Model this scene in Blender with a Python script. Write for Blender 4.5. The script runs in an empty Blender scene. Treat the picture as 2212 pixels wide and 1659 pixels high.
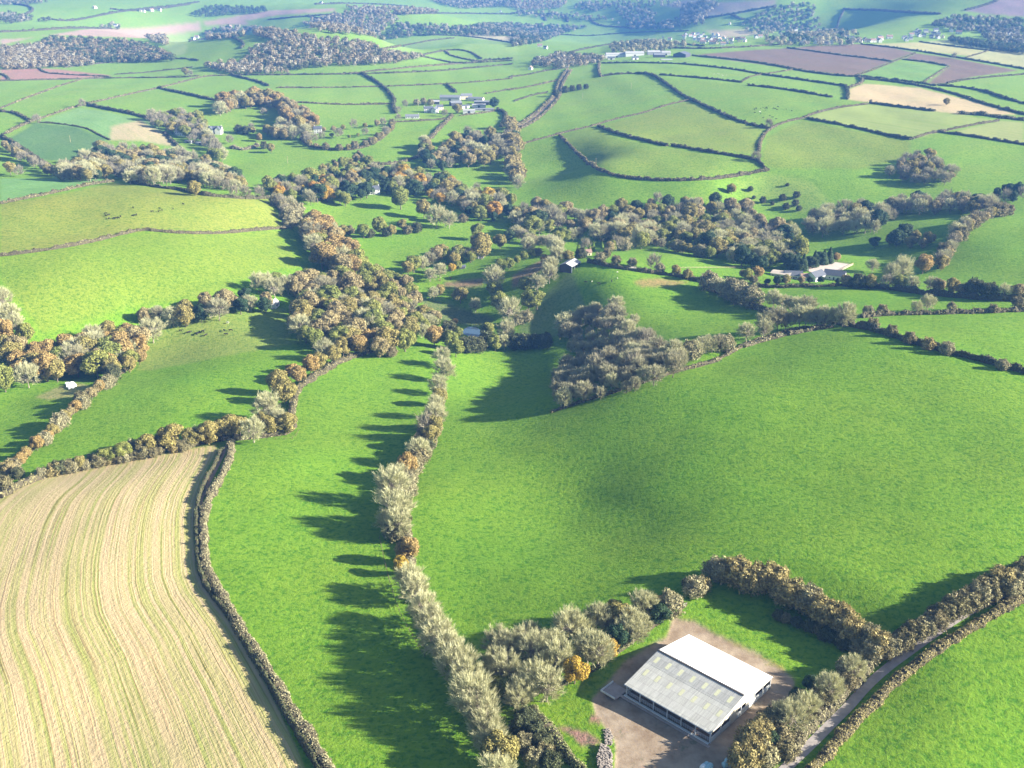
import bpy, math, random
import numpy as np
from mathutils import Vector, Matrix
rng = np.random.default_rng(11)
random.seed(5)
R = math.radians
scene = bpy.context.scene
# ------------------------------------------------------------------ camera
CAM_H = 185.0; PITCH = 22.7; FOC = 2200.0; PW, PH = 2212.0, 1659.0
cam_d = bpy.data.cameras.new("camera"); cam = bpy.data.objects.new("camera", cam_d)
scene.collection.objects.link(cam); scene.camera = cam
cam_d.sensor_width = 36; cam_d.lens = 36 * FOC / PW
cam_d.clip_start = 1; cam_d.clip_end = 40000
cam.location = (0, 0, CAM_H); cam.rotation_euler = (R(90 - PITCH), 0, 0)
# ------------------------------------------------------------------ light
SUN_EL = 21.5; SUN_AZ = -7.0          # azimuth measured from +x, negative = behind the camera
sdir = Vector((math.cos(R(SUN_EL)) * math.cos(R(SUN_AZ)), math.cos(R(SUN_EL)) * math.sin(R(SUN_AZ)), math.sin(R(SUN_EL))))
sun_d = bpy.data.lights.new("sun", 'SUN'); sun = bpy.data.objects.new("sun", sun_d)
scene.collection.objects.link(sun)
sun_d.energy = 5.0; sun_d.angle = R(0.5); sun_d.color = (1.0, 0.93, 0.82)
sun.rotation_euler = sdir.to_track_quat('Z', 'Y').to_euler()
w = bpy.data.worlds.new("World"); scene.world = w; w.use_nodes = True
nt = w.node_tree; bg = nt.nodes["Background"]
sky = nt.nodes.new("ShaderNodeTexSky"); sky.sky_type = 'NISHITA'; sky.sun_disc = False
sky.sun_elevation = R(SUN_EL); sky.sun_rotation = R(90 - SUN_AZ)
nt.links.new(sky.outputs[0], bg.inputs[0]); bg.inputs[1].default_value = 0.05
scene.view_settings.view_transform = 'Standard'; scene.view_settings.look = 'None'
scene.view_settings.exposure = 2.05; scene.view_settings.gamma = 1
try:
    scene.cycles.volume_bounces = 0; scene.cycles.max_bounces = 5; scene.cycles.diffuse_bounces = 3
    scene.cycles.glossy_bounces = 2; scene.cycles.transparent_max_bounces = 6
except Exception:
    pass
# ------------------------------------------------------------------ object helpers
COL = scene.collection
def tag(o, label=None, cat=None, group=None, kind=None):
    if label: o["label"] = label
    if cat: o["category"] = cat
    if group: o["group"] = group
    if kind: o["kind"] = kind
    return o
def np_mesh(name, V, Q=None, T=None, mats=(), smooth=False, pm=None):
    V = np.asarray(V, dtype=np.float32).reshape(-1, 3)
    Q = np.zeros((0, 4), int) if Q is None or len(Q) == 0 else np.asarray(Q, int)
    T = np.zeros((0, 3), int) if T is None or len(T) == 0 else np.asarray(T, int)
    me = bpy.data.meshes.new(name)
    me.vertices.add(len(V)); me.vertices.foreach_set("co", V.ravel())
    me.loops.add(len(Q) * 4 + len(T) * 3)
    me.loops.foreach_set("vertex_index", np.concatenate([Q.ravel(), T.ravel()]).astype(np.int32))
    me.polygons.add(len(Q) + len(T))
    st = np.concatenate([np.arange(len(Q)) * 4, len(Q) * 4 + np.arange(len(T)) * 3]).astype(np.int32)
    me.polygons.foreach_set("loop_start", st)
    if pm is not None: me.polygons.foreach_set("material_index", np.asarray(pm, dtype=np.int32))
    me.polygons.foreach_set("use_smooth", np.full(len(st), bool(smooth)))
    for m in mats: me.materials.append(m)
    me.update(calc_edges=True)
    return me
def obj(name, me, parent=None, loc=None):
    o = bpy.data.objects.new(name, me); COL.objects.link(o)
    if parent is not None: o.parent = parent
    if loc is not None: o.location = loc
    return o
def empty(name, loc=(0, 0, 0), rz=0.0, s=1.0):
    o = bpy.data.objects.new(name, None); COL.objects.link(o)
    o.location = loc; o.rotation_euler = (0, 0, rz); o.scale = (s, s, s); o.empty_display_size = 0.5
    return o
def kids(tree):
    return tree.children
def copy_tree(o, parent=None):
    c = o.copy(); COL.objects.link(c); c.parent = parent
    for ch in list(o.children): copy_tree(ch, c)
    return c
class MB:
    """collects quads / tris of boxes, tubes and free faces into one mesh"""
    def __init__(s): s.V = []; s.Q = []; s.T = []; s.n = 0
    def add(s, V, Q=(), T=()):
        V = np.asarray(V, float).reshape(-1, 3)
        if len(Q): s.Q.append(np.asarray(Q) + s.n)
        if len(T): s.T.append(np.asarray(T) + s.n)
        s.V.append(V); s.n += len(V); return s
    def box(s, x0, x1, y0, y1, z0, z1):
        V = [(x0, y0, z0), (x1, y0, z0), (x1, y1, z0), (x0, y1, z0), (x0, y0, z1), (x1, y0, z1), (x1, y1, z1), (x0, y1, z1)]
        return s.add(V, [(0, 3, 2, 1), (4, 5, 6, 7), (0, 1, 5, 4), (1, 2, 6, 5), (2, 3, 7, 6), (3, 0, 4, 7)])
    def tube(s, pts, rad, n=6, cap=True):
        pts = np.asarray(pts, float); k = len(pts)
        rad = np.broadcast_to(np.asarray(rad, float), (k,))
        V = []
        for i in range(k):
            t = pts[min(i + 1, k - 1)] - pts[max(i - 1, 0)]; t = t / (np.linalg.norm(t) + 1e-9)
            up = np.array([0, 0, 1.]) if abs(t[2]) < 0.9 else np.array([1., 0, 0])
            a = np.cross(t, up); a /= np.linalg.norm(a); b = np.cross(t, a)
            for j in range(n):
                g = 2 * math.pi * j / n
                V.append(pts[i] + rad[i] * (a * math.cos(g) + b * math.sin(g)))
        Q = [(i * n + j, i * n + (j + 1) % n, (i + 1) * n + (j + 1) % n, (i + 1) * n + j) for i in range(k - 1) for j in range(n)]
        T = []
        if cap:
            T += [(0, j + 1, j) for j in range(1, n - 1)]
            o = (k - 1) * n; T += [(o, o + j, o + j + 1) for j in range(1, n - 1)]
        return s.add(V, Q, T)
    def mesh(s, name, mats, smooth=False):
        V = np.concatenate(s.V); Q = np.concatenate(s.Q) if s.Q else None; T = np.concatenate(s.T) if s.T else None
        return np_mesh(name, V, Q, T, mats, smooth)
    def build(s, name, mat, parent=None, smooth=False):
        return obj(name, s.mesh(name, [mat] if mat else [], smooth), parent)
# ------------------------------------------------------------------ materials
def new_mat(name, rough=0.9, spec=0.2):
    m = bpy.data.materials.new(name); m.use_nodes = True
    b = m.node_tree.nodes["Principled BSDF"]; b.inputs["Roughness"].default_value = rough
    b.inputs["Specular IOR Level"].default_value = spec
    return m, m.node_tree, b
def nmath(t, op, a, b=None, clamp=False):
    n = t.nodes.new("ShaderNodeMath"); n.operation = op; n.use_clamp = clamp
    for i, v in enumerate((a, b)):
        if v is None: continue
        if isinstance(v, (int, float)): n.inputs[i].default_value = v
        else: t.links.new(v, n.inputs[i])
    return n.outputs[0]
def nnoise(t, scale, detail=3, rough=0.55, vec=None, dim='3D'):
    n = t.nodes.new("ShaderNodeTexNoise"); n.inputs["Scale"].default_value = scale
    n.inputs["Detail"].default_value = detail; n.inputs["Roughness"].default_value = rough
    if vec is not None: t.links.new(vec, n.inputs["Vector"])
    return n.outputs["Fac"]
def nmix(t, fac, a, b, mode='MIX'):
    n = t.nodes.new("ShaderNodeMix"); n.data_type = 'RGBA'; n.blend_type = mode
    for key, v in ((0, fac), (6, a), (7, b)):
        if isinstance(v, (int, float)): n.inputs[key].default_value = v
        elif isinstance(v, tuple): n.inputs[key].default_value = (*v[:3], 1)
        else: t.links.new(v, n.inputs[key])
    return n.outputs[2]
def nramp(t, fac, stops, interp='LINEAR'):
    n = t.nodes.new("ShaderNodeValToRGB"); r = n.color_ramp; r.interpolation = interp
    while len(r.elements) < len(stops): r.elements.new(0.5)
    for e, (p, c) in zip(r.elements, stops):
        e.position = p; e.color = (c, c, c, 1) if isinstance(c, (int, float)) else (*c, 1)
    t.links.new(fac, n.inputs[0]); return n.outputs[0]
def nmap(t, val, a, b, c=0.0, d=1.0):
    n = t.nodes.new("ShaderNodeMapRange"); t.links.new(val, n.inputs[0])
    for i, v in enumerate((a, b, c, d)): n.inputs[i + 1].default_value = v
    return n.outputs[0]
def nattr(t, name, out="Fac"):
    n = t.nodes.new("ShaderNodeAttribute"); n.attribute_name = name; return n.outputs[out]
def ncoord(t):
    return t.nodes.new("ShaderNodeTexCoord").outputs["Object"]
def simple_mat(name, col, var=0.15, scale=1.0, rough=0.85, spec=0.2, bump=0.0, metal=0.0):
    m, t, b = new_mat(name, rough, spec); co = ncoord(t)
    f = nnoise(t, scale, 4, 0.6, co)
    lo = tuple(c * (1 - 2 * var) for c in col); hi = tuple(min(1, c * (1 + 2 * var)) for c in col)
    t.links.new(nmix(t, f, lo, hi), b.inputs["Base Color"]); b.inputs["Metallic"].default_value = metal
    if bump:
        bp = t.nodes.new("ShaderNodeBump"); bp.inputs["Distance"].default_value = bump
        t.links.new(nnoise(t, scale * 4, 3, 0.6, co), bp.inputs["Height"]); t.links.new(bp.outputs[0], b.inputs["Normal"])
    return m
def leaf_mat(name, col, var=0.35, hue=None, trans=0.25):
    """leaf and twig material: varies from tree to tree, from leaf clump to leaf clump"""
    m, t, b = new_mat(name, 0.8, 0.15)
    g = t.nodes.new("ShaderNodeNewGeometry"); oi = t.nodes.new("ShaderNodeObjectInfo")
    c2 = hue or tuple(c * 0.6 for c in col)
    base = nmix(t, nmath(t, 'MULTIPLY', oi.outputs["Random"], 1.0), tuple(col), tuple(c2))
    f = nmap(t, g.outputs["Random Per Island"], 0, 1, 1 - var, 1 + var)
    v = t.nodes.new("ShaderNodeVectorMath"); v.operation = 'SCALE'
    t.links.new(base, v.inputs[0]); t.links.new(f, v.inputs["Scale"])
    t.links.new(v.outputs[0], b.inputs["Base Color"])
    if trans:
        tr = t.nodes.new("ShaderNodeBsdfTranslucent"); t.links.new(v.outputs[0], tr.inputs[0])
        mx = t.nodes.new("ShaderNodeMixShader"); mx.inputs[0].default_value = trans
        out = t.nodes["Material Output"]
        t.links.new(b.outputs[0], mx.inputs[1]); t.links.new(tr.outputs[0], mx.inputs[2]); t.links.new(mx.outputs[0], out.inputs[0])
    return m
# ------------------------------------------------------------------ picture <-> world (build time only; everything is stored in metres)
cp, sp = math.cos(R(PITCH)), math.sin(R(PITCH))
def ray(px):
    px = np.asarray(px, float).reshape(-1, 2)
    u = (px[:, 0] - PW / 2) / FOC; v = (px[:, 1] - PH / 2) / FOC
    d = np.stack([u, cp - v * sp, -sp - v * cp], 1)
    return d / np.linalg.norm(d[:, :2], axis=1)[:, None]     # unit horizontal length
def project(p):
    p = np.asarray(p, float).reshape(-1, 3); x, y, z = p[:, 0], p[:, 1], p[:, 2] - CAM_H
    d = y * cp - z * sp; u = y * sp + z * cp
    return np.stack([PW / 2 + FOC * x / d, PH / 2 - FOC * u / d], 1)
CTRL = """0,0,50;400,5,45;800,5,30;1100,8,20;1400,5,40;1700,5,60;2000,5,70;2212,5,80;1950,45,38;2150,60,30;1750,65,-12;1550,85,8;1350,65,-40;1150,65,-45;
900,30,28;650,25,35;250,30,30;100,50,20;250,70,10;80,110,5;300,115,-5;400,95,-50;480,118,-52;600,95,-10;750,62,40;700,135,-58;850,128,-45;
600,160,-8;350,150,-12;100,155,-8;900,155,-10;1000,95,-5;950,130,-22;1150,110,-15;1350,125,0;1700,115,8;1900,130,8;2150,100,12;2150,170,5;
1950,210,2;1650,230,0;1500,130,2;1330,165,2;1400,190,0;1250,190,-10;1180,250,-22;1150,330,-32;1100,200,-15;1000,225,-18;700,190,-12;800,230,-18;
480,200,-10;250,200,-10;100,200,-8;60,300,-14;250,270,-12;150,300,-18;465,280,-22;570,200,-8;700,290,-25;600,330,-32;850,300,-27;1000,330,-34;
250,350,-26;50,360,-22;450,370,-34;750,380,-38;950,420,-42;1430,300,-12;1560,260,-6;1650,340,-12;1400,360,-18;1300,310,-15;1245,365,-37;1305,350,-17;1150,430,-44;
1350,400,-28;1550,400,-25;1700,400,-28;1800,330,-14;2000,350,-14;2200,300,-6;1850,250,-3;2100,260,0;1750,280,-7;1850,400,-25;2150,400,-20;
1600,430,-38;1450,480,-46;1750,480,-44;1950,440,-32;2150,450,-24;300,430,2;0,430,6;550,440,-12;300,465,0;200,500,-2;400,560,-12;100,600,-6;
600,560,-28;550,500,-22;0,560,0;250,640,-18;50,700,-22;650,480,-34;800,460,-40;900,520,-46;1050,500,-48;1200,490,-50;1000,600,-44;1180,640,-40;
1030,690,-56;1100,580,-38;1230,575,-26;1400,610,-26;1550,660,-28;1600,690,-22;1450,560,-30;1330,600,-24;1300,540,-40;1500,530,-44;1700,520,-46;
1770,540,-44;1780,585,-36;1950,545,-34;2150,540,-20;2000,490,-26;1850,630,-22;2100,640,-16;2000,600,-28;2150,700,-6;1950,700,-8;1800,680,-16;
1600,740,-12;1380,780,-20;1250,800,-46;1300,700,-34;1200,700,-48;1450,760,-11;1500,740,-10;480,700,-34;550,790,-32;350,850,-28;300,980,-24;100,1000,-26;
150,850,-32;50,880,-34;100,780,-36;300,720,-36;750,680,-42;850,700,-46;900,740,-44;750,850,-32;800,1000,-24;600,900,-28;500,1000,-18;100,1060,-16;
650,1100,-16;0,1659,-4;200,1300,-9;450,1300,-9;650,1300,-10;950,1500,-4;1100,1659,0;1500,1500,0;1400,1600,0;1700,1659,2;2150,1500,5;2212,1250,8;1300,1300,-3;
1250,1050,-17;1250,1120,-16;1390,1050,-8.8;1390,1130,-9;1700,1050,0;1800,900,2;2100,900,6;2100,1100,6;1850,720,-2;1540,790,-8;1190,890,-20;1000,900,-28;1100,780,-50;980,770,-44;1100,840,-46;
920,1060,-18;1300,950,-12;1450,900,-4;1600,850,0;1450,1150,-4;1380,838,-7;1000,1350,-8;1150,1250,-8;1600,1450,0.5;1550,1300,1.5;1740,1270,4.5;1870,1330,6.5;1960,1345,6.5"""
cpts = np.array([[float(v) for v in c.split(',')] for c in CTRL.replace('\n', '').split(';')])
rr = ray(cpts[:, :2]); tt = (cpts[:, 2] - CAM_H) / rr[:, 2]
cw = rr[:, :2] * tt[:, None]
ca = np.arctan2(cw[:, 0], cw[:, 1]); cb = np.log(np.hypot(cw[:, 0], cw[:, 1])); cz = cpts[:, 2]
ex = []
for adeg in (-72, -48, 48, 72):
    for r_, z_ in ((15, 0), (80, 0), (250, 0), (700, -15), (1500, -15), (4000, 30), (9000, 90)): ex.append((R(adeg), math.log(r_), z_))
for adeg in (-25, 0, 25):
    for r_, z_ in ((15, 2), (90, 1), (9000, 110), (6500, 80)): ex.append((R(adeg), math.log(r_), z_))
ex = np.array(ex)
ca = np.concatenate([ca, ex[:, 0]]); cb = np.concatenate([cb, ex[:, 1]]); cz = np.concatenate([cz, ex[:, 2]])
CW = np.stack([ca, cb * 0.9], 1)
def tps(d2): return 0.5 * d2 * np.log(d2 + 1e-12)
n_ = len(CW); K = tps(((CW[:, None] - CW[None]) ** 2).sum(-1)) + np.eye(n_) * 2e-4
Pm = np.concatenate([np.ones((n_, 1)), CW], 1)
A_ = np.block([[K, Pm], [Pm.T, np.zeros((3, 3))]])
sol = np.linalg.solve(A_, np.concatenate([cz, np.zeros(3)]))
def rbf(a, b):
    out = np.zeros(len(a))
    for i in range(0, len(a), 40000):
        X = np.stack([a[i:i + 40000], b[i:i + 40000] * 0.9], 1)
        d2 = (X[:, 0:1] - CW[:, 0]) ** 2 + (X[:, 1:2] - CW[:, 1]) ** 2
        out[i:i + 40000] = tps(d2) @ sol[:n_] + sol[n_] + X @ sol[n_ + 1:]
    return out
GA = np.radians(np.concatenate([np.linspace(-75, -31, 45)[:-1], np.linspace(-31, 31, 720), np.linspace(31, 75, 45)[1:]]))
GB = np.concatenate([np.linspace(math.log(10), math.log(150), 40)[:-1], np.linspace(math.log(150), math.log(6200), 860), np.linspace(math.log(6200), math.log(9500), 12)[1:]])
AA, BB = np.meshgrid(GA, GB)
# coarse evaluation then bilinear up-sampling would be faceted: evaluate on every third node and spline by linear refinement of a smooth field
GZ = rbf(AA.ravel(), BB.ravel()).reshape(AA.shape)
GR = np.exp(BB); GX = np.sin(AA) * GR; GY = np.cos(AA) * GR
def wob(x, y, s, seed):
    r_ = np.random.default_rng(seed); o = np.zeros_like(x)
    for k in range(7):
        th = r_.uniform(0, 6.28); f = (0.6 + 0.9 * r_.random()) / s; o += np.sin((x * math.cos(th) + y * math.sin(th)) * f * 6.28 + r_.uniform(0, 6.28))
    return o / 7
GZ += wob(GX, GY, 90, 1) * 1.1 + wob(GX, GY, 28, 2) * 0.22 + wob(GX, GY, 420, 3) * 4 * np.clip((GR - 900) / 1500, 0, 1) + wob(GX, GY, 900, 4) * 14 * np.clip((GR - 2600) / 2000, 0, 1)
yard_c = np.array([66., 236.]); yd = np.hypot(GX - yard_c[0], GY - yard_c[1])
k_ = np.clip((60 - yd) / 36, 0, 1); k_ = k_ * k_ * (3 - 2 * k_); GZ = GZ * (1 - k_) + 0.0 * k_
def hz(x, y):
    x = np.asarray(x, float); y = np.asarray(y, float)
    a = np.arctan2(x, y); b = np.log(np.maximum(np.hypot(x, y), 10.01))
    ia = np.clip(np.interp(a, GA, np.arange(len(GA))), 0, len(GA) - 1.001); ib = np.clip(np.interp(b, GB, np.arange(len(GB))), 0, len(GB) - 1.001)
    i0 = ia.astype(int); j0 = ib.astype(int); fa = ia - i0; fb = ib - j0
    return (GZ[j0, i0] * (1 - fa) + GZ[j0, i0 + 1] * fa) * (1 - fb) + (GZ[j0 + 1, i0] * (1 - fa) + GZ[j0 + 1, i0 + 1] * fa) * fb
TS = np.exp(np.linspace(math.log(120), math.log(9000), 1100))
def ground(px, lift=0.0):
    """where the sight line through a photo pixel meets the terrain raised by lift; returns N x 3 ground points"""
    d = ray(px); N = len(d); lift = np.broadcast_to(np.asarray(lift, float), (N,))
    out = np.zeros((N, 3))
    for i in range(0, N, 400):
        dd = d[i:i + 400]; X = dd[:, 0:1] * TS; Y = dd[:, 1:2] * TS; Z = CAM_H + dd[:, 2:3] * TS
        g = Z - hz(X, Y) - lift[i:i + 400, None]
        hit = g < 0; k = np.where(hit.any(1), hit.argmax(1), len(TS) - 1); k = np.maximum(k, 1); r_ = np.arange(len(dd))
        g0 = g[r_, k - 1]; g1 = g[r_, k]; f = np.clip(g0 / (g0 - g1 + 1e-9), 0, 1)
        t = TS[k - 1] + (TS[k] - TS[k - 1]) * f
        out[i:i + 400, 0] = dd[:, 0] * t; out[i:i + 400, 1] = dd[:, 1] * t
    out[:, 2] = hz(out[:, 0], out[:, 1])
    return out
def flatten(poly, margin, blend):
    g = ground(np.array(poly, float))[:, :2]; c = g.mean(0); r0 = np.hypot(*(g - c).T).max() + margin; z0 = float(hz(g[:, 0], g[:, 1]).mean())
    k = np.clip((r0 + blend - np.hypot(GX - c[0], GY - c[1])) / blend, 0, 1); k = k * k * (3 - 2 * k); GZ[:] = GZ * (1 - k) + z0 * k
flatten([(1741, 583), (1793, 565), (1843, 572), (1806, 590), (1765, 596)], 2, 30)
# crop coordinates of the photo study -> common pixel frame
CR = {'1': (.5, 0, 0), '2': (.5, 1106, 0), '3': (.5, 0, 345.6), '4': (.5, 1106, 345.6), '5': (.5, 0, 691.2), '6': (.5, 1106, 691.2), '7': (.5, 0, 1071.4),
      'a': (.2709, 1002.2, 1209.6), 'b': (.28125, 1589.8, 1209.6), 'c': (.1797, 1296, 1347.8), 'd': (.25, 829.4, 483.8), 'v': (.25, 1417, 51.8), 'w': (.1797, 1814, 0), 'f': (.125, 829.4, 190.1), 'h': (.1797, 345.6, 241.9), '0': (1, 0, 0)}
def px(s):
    """'1:10,20 30,40' -> pixel array"""
    c, r_ = s.split(':'); k, ox, oy = CR[c]
    return np.array([[float(v) for v in p.split(',')] for p in r_.split()]) * k + np.array([ox, oy])
def densify(p, step):
    p = np.asarray(p, float); out = [p[0]]
    for a, b in zip(p[:-1], p[1:]):
        n = max(1, int(np.linalg.norm(b - a) / step))
        for i in range(1, n + 1): out.append(a + (b - a) * i / n)
    return np.array(out)
def smooth_line(p, it=2):
    for _ in range(it):
        q = [p[0]]
        for a, b in zip(p[:-1], p[1:]): q += [a * .75 + b * .25, a * .25 + b * .75]
        q.append(p[-1]); p = np.array(q)
    return p
def world_line(s, step, smooth=True):
    p = px(s)
    if smooth and len(p) > 2: p = smooth_line(p)
    g = ground(densify(p, 5.0))[:, :2]
    keep = [0]
    for i in range(1, len(g)):       # drop jumps over hidden ground
        keep.append(i)
    g = densify(g[keep], step)
    # resample evenly
    dl = np.concatenate([[0], np.cumsum(np.linalg.norm(np.diff(g, axis=0), axis=1))])
    n = max(2, int(dl[-1] / step) + 1); u = np.linspace(0, dl[-1], n)
    return np.stack([np.interp(u, dl, g[:, 0]), np.interp(u, dl, g[:, 1])], 1)
def world_poly(s): return ground(densify(np.concatenate([px(s), px(s)[:1]]), 12))[:, :2]
def inside(pts, poly):
    x, y = pts[:, 0], pts[:, 1]; c = np.zeros(len(pts), bool)
    bx = (x >= poly[:, 0].min()) & (x <= poly[:, 0].max()) & (y >= poly[:, 1].min()) & (y <= poly[:, 1].max())
    idx = np.where(bx)[0]
    if not len(idx): return c
    x, y = x[idx], y[idx]; cc = np.zeros(len(idx), bool); q = np.roll(poly, -1, 0)
    for (x0, y0), (x1, y1) in zip(poly, q):
        if y0 == y1: continue
        cc ^= ((y0 > y) != (y1 > y)) & (x < (x1 - x0) * (y - y0) / (y1 - y0) + x0)
    c[idx] = cc; return c
# ------------------------------------------------------------------ terrain with its fields
GRASS = (0.126, 0.245, 0.018)
N_G = GX.size
PT = np.stack([GX.ravel(), GY.ravel()], 1)
tint = np.tile(np.array(GRASS), (N_G, 1)); stub = np.zeros(N_G); rip = np.zeros(N_G); rowd = np.zeros(N_G); rowt = np.zeros(N_G)
# the meadows beyond the valley are a paler, yellower green
far_k = np.clip((GR.ravel() - 700) / 900, 0, 1)[:, None]
tint = tint * (1 - far_k) + np.array((0.165, 0.272, 0.038)) * far_k
def dist_line(P, L):
    best = np.full(len(P), 1e9); sd = np.zeros(len(P)); st = np.zeros(len(P)); acc = 0
    for a, b in zip(L[:-1], L[1:]):
        d = b - a; l = np.linalg.norm(d)
        if l < 1e-6: continue
        d = d / l; q = P - a; t = np.clip(q @ d, 0, l); c = q - t[:, None] * d; dist = np.hypot(c[:, 0], c[:, 1])
        s = np.sign(d[0] * q[:, 1] - d[1] * q[:, 0]); m = dist < best
        best[m] = dist[m]; sd[m] = (dist * s)[m]; st[m] = acc + t[m]; acc += l
    return sd, st
LANE_HEDGE = "5:950,520 958,560 935,620 895,690 862,760 848,830 850,900 850,960 855,1060 880,1140 930,1210 980,1270 1030,1350 1080,1440 1130,1520 1180,1610 1230,1690 1280,1780 1340,1880 1400,1990"
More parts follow.
